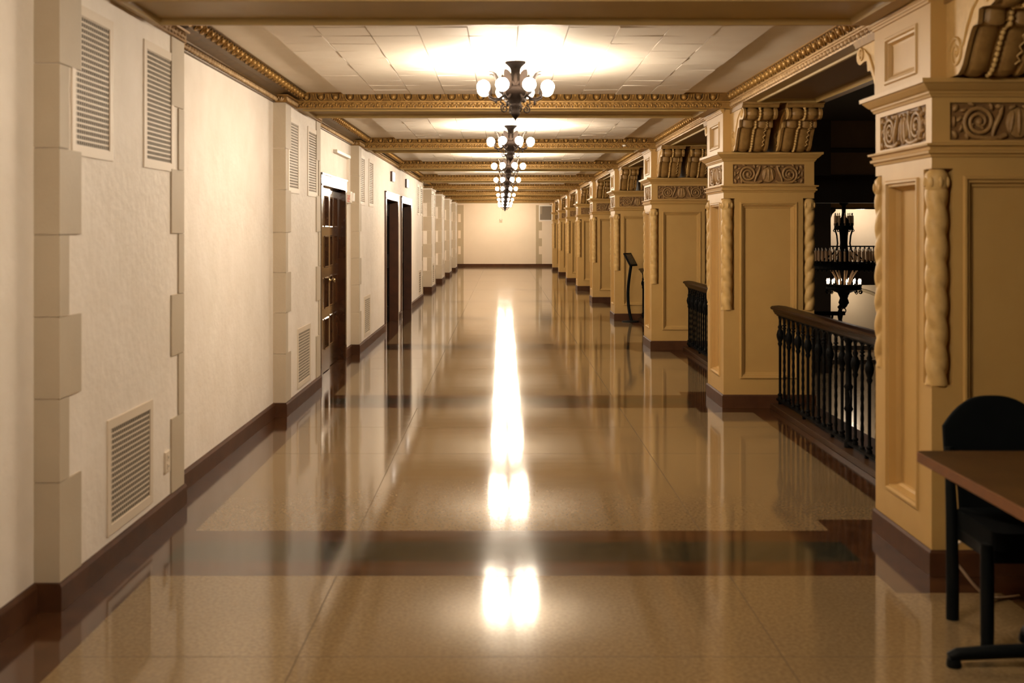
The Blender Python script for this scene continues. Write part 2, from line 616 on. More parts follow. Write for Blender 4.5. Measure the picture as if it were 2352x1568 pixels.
# left wall: plain plaster between the pilasters, with the three door openings
D1 = (12.17, 14.14, 2.22)
D2 = (17.92, 20.13, 2.22)
D3 = (20.74, 22.98, 2.22)
mb = MB()


def wall_seg(x, y0, y1, z0=0.0, z1=CEIL_Z, back=-2.9):
    mb.box(back, x, y0, y1, z0, z1)


wall_seg(XW, -9.0, D1[0])
wall_seg(XW, D1[0], D1[1], D1[2])
wall_seg(XW, D1[1], PIL_Y + 2 * BAY)
FL0, FL1 = PIL_Y + 2 * BAY, PIL_Y + 4 * BAY + PIL_L      # the flush stretch with the two dark doors
wall_seg(XP, FL0, D2[0], 0, BEAM_Z)
wall_seg(XP, D2[0], D2[1], D2[2], BEAM_Z)
wall_seg(XP, D2[1], D3[0], 0, BEAM_Z)
wall_seg(XP, D3[0], D3[1], D3[2], BEAM_Z)
wall_seg(XP, D3[1], FL1, 0, BEAM_Z)
wall_seg(XW, FL0, FL1, BEAM_Z, CEIL_Z)
wall_seg(XW2, FL1, FAR + 0.2)
struct(mb.build('wall_left', M['plaster']))

# pilasters with quoins (structure)
QZ = [0.12, 0.54, 0.89, 1.235, 1.58, 1.945, 2.30, BEAM_Z]


def quoins(mb, x_face, y_near, y_far, x_wall, near=True, far=True, mi=1):
    for k in range(7):
        wide = (k % 2 == 0)
        z0, z1 = QZ[k] + 0.0018, QZ[k + 1] - 0.0018
        wn = 0.24 if wide else 0.10
        if near:
            mb.box(x_face - 0.03, x_face + 0.009, y_near - 0.006, y_near + wn, z0, z1, mi)
            xl = max(x_wall, x_face - (0.105 if not wide else 0.3))
            mb.box(xl, x_face - 0.03, y_near - 0.006, y_near + 0.05, z0, z1, mi)
        if far:
            mb.box(x_face - 0.03, x_face + 0.009, y_far - wn, y_far + 0.006, z0, z1, mi)


for i in list(range(NB)):
    y0, y1 = PIL_Y + BAY * i, PIL_Y + BAY * i + PIL_L
    xw = XW if i < 5 else XW2
    if i == 3:
        continue
    mb = MB()
    if i in (0, 1, 5, 6, 7, 8):
        mb.box(xw, XP, y0, y1, 0, BEAM_Z, 0)
        quoins(mb, XP, y0, y1, xw)
        cap0, cap1 = y0, y1
    elif i == 2:
        quoins(mb, XP, y0, y1, xw, True, False)
        cap0, cap1 = y0, y0 + 0.4
    else:
        quoins(mb, XP, y0, y1, xw, False, True)
        cap0, cap1 = y1 - 0.4, y1
    if i >= 5:
        mb.rings(xw, XP, cap0, cap1, [(0.004, BEAM_Z - 0.045), (0.016, BEAM_Z - 0.03), (0.02, BEAM_Z - 0.001)], 0)
    struct(mb.build('trim_%d' % (1 + i), [M['plaster'], M['stone']]))

# gilt cap moulding over the pilasters
def cap_mould(name, xw, y0, y1):
    mb = MB()
    mb.rings(xw, XP, y0, y1, [(0.002, 2.6905), (0.020, 2.692), (0.014, 2.742), (0.034, 2.746), (0.036, 2.757), (0.01, 2.76)], 0)
    leaf_band(mb, y1 - y0, frame((XP + 0.016, y0, 2.7195), (0, 1, 0), (0, 0, 1), (1, 0, 0)), pitch=0.062, h=0.048, mi=1)
    leaf_band(mb, XP - xw, frame((xw, y0 - 0.016, 2.7195), (1, 0, 0), (0, 0, 1), (0, -1, 0)), pitch=0.052, h=0.048, mi=1)
    return struct(mb.build(name, [M['gold_dark'], M['gilt_pale'], M['bronze']]))


for i in (0, 1, 5, 6, 7, 8):
    cap_mould('trim_%d' % (80 + i), XW if i < 5 else XW2, PIL_Y + BAY * i, PIL_Y + BAY * i + PIL_L)
cap_mould('trim_82', XW, FL0, FL1)

# baseboard along the left
mb = MB()


def base_run(x, y0, y1):
    mb.prism([(x - 0.01, 0), (x + 0.022, 0), (x + 0.022, 0.105), (x + 0.014, 0.12), (x - 0.01, 0.12)], 1, y0, y1)


pil = [(PIL_Y + BAY * i - 0.02, PIL_Y + BAY * i + PIL_L + 0.02) for i in (0, 1, 5, 6, 7, 8)]
for a, b in pil:
    base_run(XP, a, b)
    i = round((a - PIL_Y) / BAY)
    xw = XW if i < 5 else XW2
    mb.box(xw, XP - 0.01, a, a + 0.03, 0, 0.12)
    mb.box(xw, XP - 0.01, b - 0.03, b, 0, 0.12)
base_run(XP, FL0 - 0.02, D2[0])
mb.box(XW, XP - 0.01, FL0 - 0.02, FL0 + 0.01, 0, 0.12)
base_run(XP, D2[1], D3[0])
base_run(XP, D3[1], FL1 + 0.02)
base_run(XW, -9, pil[0][0])
base_run(XW, pil[0][1], pil[1][0])
base_run(XW, pil[1][1], D1[0])
base_run(XW, D1[1], FL0 - 0.02)
cur = FL1 + 0.02
for a, b in pil[2:]:
    base_run(XW2, cur, a)
    cur = b
base_run(XW2, cur, FAR)
struct(mb.build('baseboard_left', M['marble']))

# far wall with quoins at both ends
mb = MB()
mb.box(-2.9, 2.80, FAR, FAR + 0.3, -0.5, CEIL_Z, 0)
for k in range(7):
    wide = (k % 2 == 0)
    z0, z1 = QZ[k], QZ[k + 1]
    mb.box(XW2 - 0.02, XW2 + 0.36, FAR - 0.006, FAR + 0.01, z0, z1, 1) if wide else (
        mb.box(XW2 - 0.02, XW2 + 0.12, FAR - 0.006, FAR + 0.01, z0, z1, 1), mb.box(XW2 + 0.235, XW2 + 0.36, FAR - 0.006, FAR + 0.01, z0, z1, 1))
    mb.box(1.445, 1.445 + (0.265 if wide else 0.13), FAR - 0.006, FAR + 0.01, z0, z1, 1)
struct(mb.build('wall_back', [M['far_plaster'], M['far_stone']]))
mb = MB()
mb.prism([(FAR + 0.01, 0), (FAR - 0.022, 0), (FAR - 0.022, 0.105), (FAR - 0.014, 0.12), (FAR + 0.01, 0.12)], 0, XW2, 2.8)
struct(mb.build('baseboard_back', M['marble']))
mb = MB()
mb.box(-2.9, 20, -9.3, -9.0, -4.6, 6.4)
struct(mb.build('wall_front', M['atrium_brown']))

# cross beams
BX0, BX1 = XW2 - 0.01, 2.05


def beam_meshes():
    x0, x1, y0, y1 = BX0, BX1, -PIER_L / 2, PIER_L / 2
    b = MB()
    b.box(x0, x1, y0, y1, BEAM_Z, CEIL_Z + 0.01, 0, skip=('-z',))
    b.M = frame((x0, y1, BEAM_Z), (1, 0, 0), (0, -1, 0), (0, 0, -1))
    b.panel_face(0, x1 - x0, 0, y1 - y0, 0.27, x1 - x0 - 0.20, 0.075, y1 - y0 - 0.075,
                 [(0, 0), (0.006, 0.014), (0.020, 0.016), (0.028, 0.004), (0.034, -0.014), (0.046, -0.016)])
    b.M = None
    # crown and foot strips behind the carving
    for s, y in ((-1, y0), (1, y1)):
        b.prism([(y, 2.755), (y + s * 0.012, 2.758), (y + s * 0.050, 2.820), (y + s * 0.064, 2.822), (y + s * 0.064, CEIL_Z), (y, CEIL_Z)], 0, x0, x1, 3)
        b.prism([(y, BEAM_Z + 0.004), (y + s * 0.012, BEAM_Z + 0.004), (y + s * 0.012, 2.744), (y + s * 0.022, 2.747), (y + s * 0.022, 2.757), (y, 2.757)], 0, x0, x1, 2)
        b.prism([(y, BEAM_Z), (y + s * 0.017, BEAM_Z), (y + s * 0.017, BEAM_Z + 0.007), (y, BEAM_Z + 0.009)], 0, x0, x1, 2)
    e = MB()
    l = MB()
    L = x1 - x0 - 0.36
    for s, y in ((-1, y0), (1, y1)):
        t = Vector((0, s * 0.038, 0.062)).normalized()
        n = Vector((0, s * 0.062, -0.038)).normalized()
        sx = 1
        egg_band(e, L, frame((x0 + 0.26, y + s * 0.031, 2.789), (sx, 0, 0), t, n))
        leaf_band(l, L + 0.1, frame((x0 + 0.18, y + s * 0.012, 2.7205), (sx, 0, 0), (0, 0, 1), (0, s, 0)))
    return b.mesh('beam', [M['soffit'], M['bronze'], M['gold'], M['gold_dark']]), e.mesh('egg_moulding', [M['gold'], M['bronze']]), l.mesh('leaf_moulding', [M['gold'], M['bronze']])


bm_, em_, lm_ = beam_meshes()
for i in range(NB):
    o = bpy.data.objects.new('trim_%d' % (20 + i), bm_)
    COL.objects.link(o)
    o.location = (0, PIER_Y + PIER_L / 2 + BAY * i, 0)
    struct(o)
    for nm, me in (('egg_moulding', em_), ('leaf_moulding', lm_)):
        c = bpy.data.objects.new(nm, me)
        COL.objects.link(c)
        c.parent = o

# cornices along both sides of every ceiling bay
CL = BAY - PIER_L            # clear length


def cornice_meshes():
    a = MB()
    x = XW - 0.02
    prof = [(x, 2.692), (XW + 0.022, 2.692), (XW + 0.024, 2.700), (XW + 0.018, 2.703), (XW + 0.024, 2.742), (XW + 0.040, 2.745), (XW + 0.042, 2.754),
            (XW + 0.060, 2.760), (XW + 0.105, 2.772), (XW + 0.150, 2.774), (XW + 0.152, 2.779), (XW + 0.196, 2.822), (XW + 0.212, 2.824), (XW + 0.212, CEIL_Z), (x, CEIL_Z)]
    a.prism(prof, 1, 0, CL, 0)
    e, l = MB(), MB()
    t = Vector((0.044, 0, 0.043)).normalized()
    n = Vector((0.043, 0, -0.044)).normalized()
    egg_band(e, CL - 0.08, frame((XW + 0.174, 0.04, 2.800), (0, 1, 0), t, n), h=0.062)
    leaf_band(l, CL, frame((XW + 0.023, 0, 2.7215), (0, 1, 0), (0, 0, 1), (1, 0, 0)), pitch=0.062, h=0.05)
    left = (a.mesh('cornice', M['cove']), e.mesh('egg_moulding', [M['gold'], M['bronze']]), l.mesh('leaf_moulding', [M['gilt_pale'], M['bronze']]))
    # right: edge beam on the piers, carved on the hall side, panelled below
    b = MB()
    X0, X1 = 2.06, 2.76
    b.box(X0, X1, 0, CL, BEAM_Z, CEIL_Z + 0.01, 0, skip=('-z',))
    b.M = frame((X0, CL, BEAM_Z), (1, 0, 0), (0, -1, 0), (0, 0, -1))
    b.panel_face(0, X1 - X0, 0, CL, 0.09, X1 - X0 - 0.09, 0.60, CL - 0.60,
                 [(0, 0), (0.006, 0.012), (0.020, 0.014), (0.028, 0.0), (0.034, -0.016), (0.046, -0.018)], 0, 3)
    b.M = None
    b.prism([(X0, 2.757), (X0 - 0.012, 2.760), (X0 - 0.046, 2.820), (X0 - 0.060, 2.822), (X0 - 0.060, CEIL_Z), (X0, CEIL_Z)], 1, 0, CL, 1)
    b.prism([(X0, BEAM_Z), (X0 - 0.010, BEAM_Z), (X0 - 0.014, 2.744), (X0 - 0.026, 2.748), (X0 - 0.026, 2.758), (X0, 2.758)], 1, 0, CL, 2)
    e, l = MB(), MB()
    t = Vector((-0.034, 0, 0.060)).normalized()
    n = Vector((-0.060, 0, -0.034)).normalized()
    egg_band(e, CL - 0.08, frame((X0 - 0.029, 0.04, 2.790), (0, 1, 0), t, n))
    leaf_band(l, CL, frame((X0 - 0.012, 0, 2.7185), (0, 1, 0), (0, 0, 1), (-1, 0, 0)), h=0.044)
    right = (b.mesh('edge_beam', [M['soffit'], M['gold_dark'], M['gilt_pale'], M['atrium_brown']]), e.mesh('egg_moulding', [M['gold'], M['bronze']]), l.mesh('leaf_moulding', [M['gilt_pale'], M['bronze']]))
    return left, right


cl_, cr_ = cornice_meshes()
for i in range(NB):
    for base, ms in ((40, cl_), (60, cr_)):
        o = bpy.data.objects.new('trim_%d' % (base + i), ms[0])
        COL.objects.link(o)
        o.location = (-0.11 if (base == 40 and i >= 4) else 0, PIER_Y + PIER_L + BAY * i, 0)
        struct(o)
        for nm, me in (('egg_moulding', ms[1]), ('leaf_moulding', ms[2])):
            c = bpy.data.objects.new(nm, me)
            COL.objects.link(c)
            c.parent = o

# ------------------------------------------------------------------ doors
def panel_leaf(y0, y1, z0, z1, x, cols, rows, m, name, parent):
    """door leaf facing +x with sunk moulded panels; rows/cols = list of (a,b)"""
    mb = MB()
    mb.box(x - 0.045, x, y0, y1, z0, z1, 0, skip=('+x',))
    mb.M = frame((x, y0, z0), (0, 1, 0), (0, 0, 1), (1, 0, 0))
    us = [0] + [c for p in cols for c in p] + [y1 - y0]
    vs = [0] + [c for p in rows for c in p] + [z1 - z0]
    for iu, (a, b) in enumerate(zip(us, us[1:])):
        for iv, (c, d) in enumerate(zip(vs, vs[1:])):
            if iu % 2 == 1 and iv % 2 == 1:
                mb.panel_face(a, b, c, d, a, b, c, d, [(0, 0), (0.008, 0.006), (0.018, 0.004), (0.026, -0.016), (0.032, -0.018)])
            else:
                mb.quad((a, c, 0), (b, c, 0), (b, d, 0), (a, d, 0))
    return mb.build(name, m, parent)


def door_frame(name, y0, y1, zt, xw, depth, m, jw=0.095, hz=0.135):
    mb = MB()
    x0, x1 = xw - depth, xw + 0.025
    mb.box(x0, x1, y0, y0 + jw, 0, zt - hz)
    mb.box(x0, x1, y1 - jw, y1, 0, zt - hz)
    mb.box(x0, x1, y0, y1, zt - hz, zt - 0.012)
    mb.box(x0, x1 + 0.012, y0 - 0.012, y1 + 0.012, zt - 0.022, zt)
    mb.box(x0, x1 + 0.006, y0 + 0.02, y1 - 0.02, zt - hz - 0.001, zt - hz + 0.018)
    return struct(mb.build(name, m, None, 0.003))


d1 = door_frame('door_1', D1[0], D1[1], D1[2], XW, 0.14, M['wood'])
ROWS = [(0.245, 0.60), (0.70, 1.06), (1.165, 1.53), (1.62, 1.98)]
ya, yb = D1[0] + 0.097, D1[1] - 0.097
ym = (ya + yb) / 2
for k, (a, b) in enumerate(((ya, ym - 0.002), (ym + 0.002, yb))):
    wl = b - a
    cols = [(0.11, wl / 2 - 0.05), (wl / 2 + 0.05, wl - 0.11)]
    lf = panel_leaf(a, b, 0.008, 2.083, XW - 0.035 - 0.03 * k, cols, ROWS, M['wood'], 'leaf', d1)
    mb = MB()
    kx = XW - 0.035 - 0.03 * k
    ky = (b - 0.055) if k == 0 else (a + 0.055)
    mb.M = frame((kx, ky, 1.02), (0, 1, 0), (0, 0, 1), (1, 0, 0))
    mb.lathe([(0.026, 0), (0.026, 0.006), (0.010, 0.010), (0.010, 0.035), (0.022, 0.042), (0.028, 0.055), (0.020, 0.068), (0.004, 0.072)], seg=14)
    kb = mb.build('knob', M['brass'], lf)
    kb['label'] = 'round brass knob'

for nm, D in (('door_2', D2), ('door_3', D3)):
    df = door_frame(nm, D[0], D[1], D[2], XP, 0.20, M['jamb'], 0.11, 0.125)
    a, b = D[0] + 0.112, D[1] - 0.112
    mid = (a + b) / 2
    for (p, q) in ((a, mid - 0.002), (mid + 0.002, b)):
        wl = q - p
        panel_leaf(p, q, 0.008, D[2] - 0.127, XP - 0.13, [(0.14, wl - 0.14)], [(0.25, 0.95), (1.15, 1.85)], M['dark_leaf'], 'leaf', df)
# dark closets behind the doors so no light leaks
mb = MB()
mb.box(-2.9, XW - 0.16, D1[0] - 0.05, D1[1] + 0.05, -0.02, 2.3)
mb.box(-2.9, XP - 0.22, D2[0] - 0.05, D3[1] + 0.05, -0.02, 2.3)
struct(mb.build('wall_left_backing', M['atrium_dark']))

# ------------------------------------------------------------------ PIERS
FR = frieze_relief()


def console_mesh():
    """scrolled bracket: grows out along -y from y=0, 0.29 wide about x=0, z from 2.30 to 2.70"""
    mb = MB()
    path = [(0.10, 2.300), (0.135, 2.303), (0.165, 2.320), (0.19, 2.345), (0.215, 2.385), (0.245, 2.43), (0.28, 2.475),
            (0.300, 2.490), (0.346, 2.491), (0.352, 2.510), (0.356, 2.535), (0.360, 2.553), (0.40, 2.556), (0.48, 2.546), (0.515, 2.556), (0.54, 2.578),
            (0.545, 2.605), (0.53, 2.630), (0.50, 2.645)]
    W = 0.29
    us = [i / 28 for i in range(29)]

    def lobe(u):
        x = (u - 0.5) * W
        ax = abs(x)
        if ax < 0.024:
            return -0.016
        if ax < 0.105:
            t = (ax - 0.024) / 0.081
            return -0.010 + 0.015 * math.sin(PI * t) ** 0.5
        if ax < 0.118:
            return -0.012
        return 0.0
    n = len(path)
    V, F = [], []
    for j, (p, z) in enumerate(path):
        a, b = path[max(0, j - 1)], path[min(n - 1, j + 1)]
        dx, dz = b[0] - a[0], b[1] - a[1]
        l = math.hypot(dx, dz) or 1
        nx, nz = dz / l, -dx / l
        for u in us:
            h = lobe(u)
            V.append(((u - 0.5) * W, -(p + nx * h), z + nz * h))
    m = len(us)
    for j in range(n - 1):
        for k in range(m - 1):
            F.append((j * m + k, j * m + k + 1, (j + 1) * m + k + 1, (j + 1) * m + k))
    mb.add(V, F, 0, False)
    prof = [(-0.0, 2.300)] + [(-p, z) for p, z in path] + [(-0.0, 2.645)]
    for x in (-W / 2, W / 2):
        mb.add([(x, y, z) for y, z in prof], [tuple(range(len(prof)))], 1)
        s = 1 if x > 0 else -1
        # volutes carved on the cheeks
        for (cy, cz, R, a0, sg) in ((-0.115, 2.40, 0.075, 0.3, 1), (-0.45, 2.600, 0.040, PI, -1)):
            sp = spiral(cy, cz, R, 0.006, 1.8, a0, sg, 30)
            mb.tube([(x + s * 0.002, a, b) for a, b in sp], [0.009 - 0.005 * i / 30 for i in range(31)], 5, 1)
            mb.M = frame((x, cy, cz), (0, 1, 0), (0, 0, 1), (s, 0, 0))
            mb.ell((0, 0, 0), (0.012, 0.012, 0.010), 8, 5, 1)
            mb.M = None
        mb.tube([(x + s * 0.002, -0.19, 2.42), (x + s * 0.002, -0.24, 2.50), (x + s * 0.002, -0.30, 2.57), (x + s * 0.002, -0.40, 2.625)], [0.006, 0.010, 0.010, 0.005], 5, 1)
    # abacus
    mb.prism([(0.0, 2.645), (-0.525, 2.645), (-0.535, 2.655), (-0.545, 2.668), (-0.562, 2.672), (-0.562, 2.6895), (0.0, 2.6895)], 0, -W / 2 - 0.012, W / 2 + 0.012, 0)
    # string of beads in the middle groove
    def along(t):
        seg = t * (n - 1)
        k = min(int(seg), n - 2)
        f = seg - k
        return path[k][0] * (1 - f) + path[k + 1][0] * f, path[k][1] * (1 - f) + path[k + 1][1] * f
    dist = 0
    pts = [along(i / 400) for i in range(401)]
    nxt = 0.012
    for a, b in zip(pts, pts[1:]):
        dist += math.hypot(b[0] - a[0], b[1] - a[1])
        if dist >= nxt:
            mb.ell((0, -b[0] + 0.004, b[1] + 0.002), (0.0125, 0.013, 0.013), 7, 5, 2)
            nxt += 0.0265
    # zigzag cut on the right lobe, notched leaf on the left
    for q in range(9):
        t0, t1 = 0.16 + q * 0.05, 0.16 + (q + 0.5) * 0.05
        for (ta, tb, sa, sb) in ((t0, t1, 0.086, 0.104), (t1, t0 + 0.05, 0.104, 0.086)):
            pa, pb = along(ta), along(tb)
            mb.tube([(sa, -pa[0] - 0.004, pa[1] - 0.004), (sb, -pb[0] - 0.004, pb[1] - 0.004)], 0.0042, 4, 2)
    return mb.mesh('console', [M['console'], M['rope'], M['rope']])


CM = console_mesh()
A_, B_ = (PIER_X1 - PIER_X0) / 2, PIER_L / 2
RECESS = [(0, 0), (0.006, 0.010), (0.016, 0.010), (0.022, -0.002), (0.032, -0.003), (0.038, -0.020), (0.050, -0.022), (0.056, -0.030)]


RECESS_DEEP = RECESS[:5] + [(0.038, -0.038), (0.048, -0.050), (0.052, -0.060)]


def make_pier():
    root = thing('carved_pier', '', 'pier', (0, 0, 0), 0, 'row of carved cream piers')
    C0 = 0.10
    # base
    mb = MB()
    mb.rings(-A_, A_, -B_, B_, [(0.014, 0), (0.014, 0.108), (0.006, 0.12), (-0.01, 0.12)])
    mb.build('plinth', M['marble'], root)
    # shaft: four panelled faces between cut corners
    mb = MB()
    ZT = 1.945
    for (o, es, n_, half, pa, pb) in (((0, -B_), (1, 0, 0), (0, -1, 0), A_, 0.145, 0.665), ((0, B_), (-1, 0, 0), (0, 1, 0), A_, 0.15, 0.67),
                                      ((-A_, 0), (0, -1, 0), (-1, 0, 0), B_, 0.165, 0.625), ((A_, 0), (0, 1, 0), (1, 0, 0), B_, 0.165, 0.625)):
        mb.M = frame((o[0], o[1], 0), es, (0, 0, 1), n_)
        mb.panel_face(-half + C0, half - C0, 0.11, ZT, -half + pa, -half + pb, 0.262, 1.852, RECESS if es[0] else RECESS_DEEP)
    mb.M = None
    mb.box(-A_ + C0, A_ - C0, -B_, B_, 0.11, ZT, 0, skip=('-y', '+y', '+z', '-z'))
    mb.box(-A_, A_, -B_ + C0, B_ - C0, 0.11, ZT, 0, skip=('-x', '+x', '+z', '-z'))
    for sx in (-1, 1):
        for sy in (-1, 1):
            xa, xb = sorted((sx * A_, sx * (A_ - C0)))
            yaa, ybb = sorted((sy * B_, sy * (B_ - C0)))
            mb.box(xa, xb, yaa, ybb, 0.11, 0.88)
            mb.box(xa, xb, yaa, ybb, 1.885, ZT)
    mb.build('shaft', M['pier'], root)
    # twisted colonnettes set in the cut corners
    zs = [0.88 + i * 0.0115 for i in range(80)]

    def tw(sgn):
        return lambda a, z: 0.76 + 0.28 * abs(math.sin((2 * a + sgn * 2 * PI * (z / 0.13)) / 2)) ** 0.7
    for sx in (-1, 1):
        for sy in (-1, 1):
            mb = MB()
            c = (sx * (A_ - 0.036), sy * (B_ - 0.036), 0)
            mb.lathe([(0.050, z) for z in zs], c, 20, 0, True, tw(sx * sy))
            mb.lathe([(0.046, 1.785), (0.055, 1.80), (0.056, 1.835), (0.050, 1.862), (0.032, 1.882), (0.010, 1.888)], c, 16, 0, True,
                     lambda a, z: 1 + 0.05 * math.sin(8 * a))
            for q in range(8):
                a = q * PI / 4
                mb.ell((c[0] + 0.052 * math.cos(a), c[1] + 0.052 * math.sin(a), 1.822), (0.012, 0.012, 0.026), 6, 5)
            mb.build('twisted_colonnette', M['rope'], root)
    # necking, frieze block, cornice
    mb = MB()
    mb.rings(-A_, A_, -B_, B_, [(0, 1.936), (0.006, 1.938), (0.010, 1.950), (0.022, 1.955), (0.024, 1.966), (0.012, 1.972), (0.016, 1.985), (0.032, 1.990), (0.034, 2.000), (0.004, 2.004)], 0)
    mb.build('neck_moulding', M['pier'], root)
    mb = MB()
    for (o, es, n_, half) in (((0, -B_), (1, 0, 0), (0, -1, 0), A_), ((0, B_), (-1, 0, 0), (0, 1, 0), A_),
                              ((-A_, 0), (0, -1, 0), (-1, 0, 0), B_), ((A_, 0), (0, 1, 0), (1, 0, 0), B_)):
        mb.M = frame((o[0], o[1], 0), es, (0, 0, 1), n_)
        mb.panel_face(-half, half, 2.0, 2.245, -0.3225, 0.3225, 2.016, 2.190, [(0, 0), (0.0, -0.014)])
    mb.build('frieze_block', M['pier'], root)
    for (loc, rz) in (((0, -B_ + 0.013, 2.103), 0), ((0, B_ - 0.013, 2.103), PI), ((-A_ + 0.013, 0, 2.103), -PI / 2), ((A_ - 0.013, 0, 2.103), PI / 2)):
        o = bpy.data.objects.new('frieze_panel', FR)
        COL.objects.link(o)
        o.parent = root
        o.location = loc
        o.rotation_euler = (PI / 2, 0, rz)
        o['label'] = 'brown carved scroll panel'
    mb = MB()
    mb.rings(-A_, A_, -B_, B_, [(0, 2.214), (0.008, 2.216), (0.012, 2.226), (0.018, 2.232), (0.020, 2.240), (0.030, 2.246), (0.050, 2.266), (0.056, 2.274), (0.066, 2.276), (0.068, 2.296), (0.03, 2.300)], 0)
    mb.build('cornice', M['pier'], root)
    # attic block with sunk panel on the hall side
    mb = MB()
    ax0, ax1 = -A_ - 0.006, A_ - 0.02
    mb.box(ax0, -A_ + 0.357, -B_, B_, 2.295, 2.685, 0, skip=('-x',))
    mb.box(-A_ + 0.450, ax1, -B_, B_, 2.295, 2.685, 0)
    mb.M = frame((ax0, 0, 0), (0, -1, 0), (0, 0, 1), (-1, 0, 0))
    mb.panel_face(-B_, B_, 2.295, 2.685, -0.23, 0.23, 2.345, 2.590, [(0, 0), (0.006, 0.008), (0.018, 0.008), (0.024, -0.002), (0.034, -0.004), (0.044, -0.022), (0.052, -0.024)])
    mb.M = None
    mb.box(ax0 - 0.012, ax0 + 0.01, -B_ - 0.006, B_ + 0.006, 2.652, 2.664)
    mb.box(ax0 - 0.020, ax0 + 0.01, -B_ - 0.010, B_ + 0.010, 2.664, 2.675)
    mb.box(ax0 - 0.028, ax0 + 0.01, -B_ - 0.014, B_ + 0.014, 2.675, 2.687)
    mb.build('attic_block', M['pier'], root)
    for sy in (-1, 1):
        for cx in (-A_ + 0.2125, -A_ + 0.595):
            o = bpy.data.objects.new('console', CM)
            COL.objects.link(o)
            o.parent = root
            o.location = (cx, sy * B_, 0)
            o.rotation_euler = (0, 0, 0 if sy < 0 else PI)
    return root


PIER_LABELS = [
    'big carved cream pier standing behind the brown table and black chair',
    'carved cream pier between the two open iron railings, scrolled brackets on top',
    'carved cream pier just in front of the black kiosk stand, railing end at its back',
    'carved cream pier with the black kiosk stand at its foot',
    'carved cream pier next beyond the one with the kiosk stand',
    'slim-looking carved pier fourth from the far end wall',
    'slim-looking carved pier third from the far end wall',
    'slim-looking carved pier second from the far end wall',
    'carved pier closest to the far end wall, beside its grille',
]
pier0 = make_pier()
for i in range(NB):
    loc = ((PIER_X0 + PIER_X1) / 2, PIER_Y + PIER_L / 2 + BAY * i, 0)
    if i == 0:
        pier0.location = loc
        pier0['label'] = PIER_LABELS[0]
    else:
        dup(pier0, loc, PIER_LABELS[i])

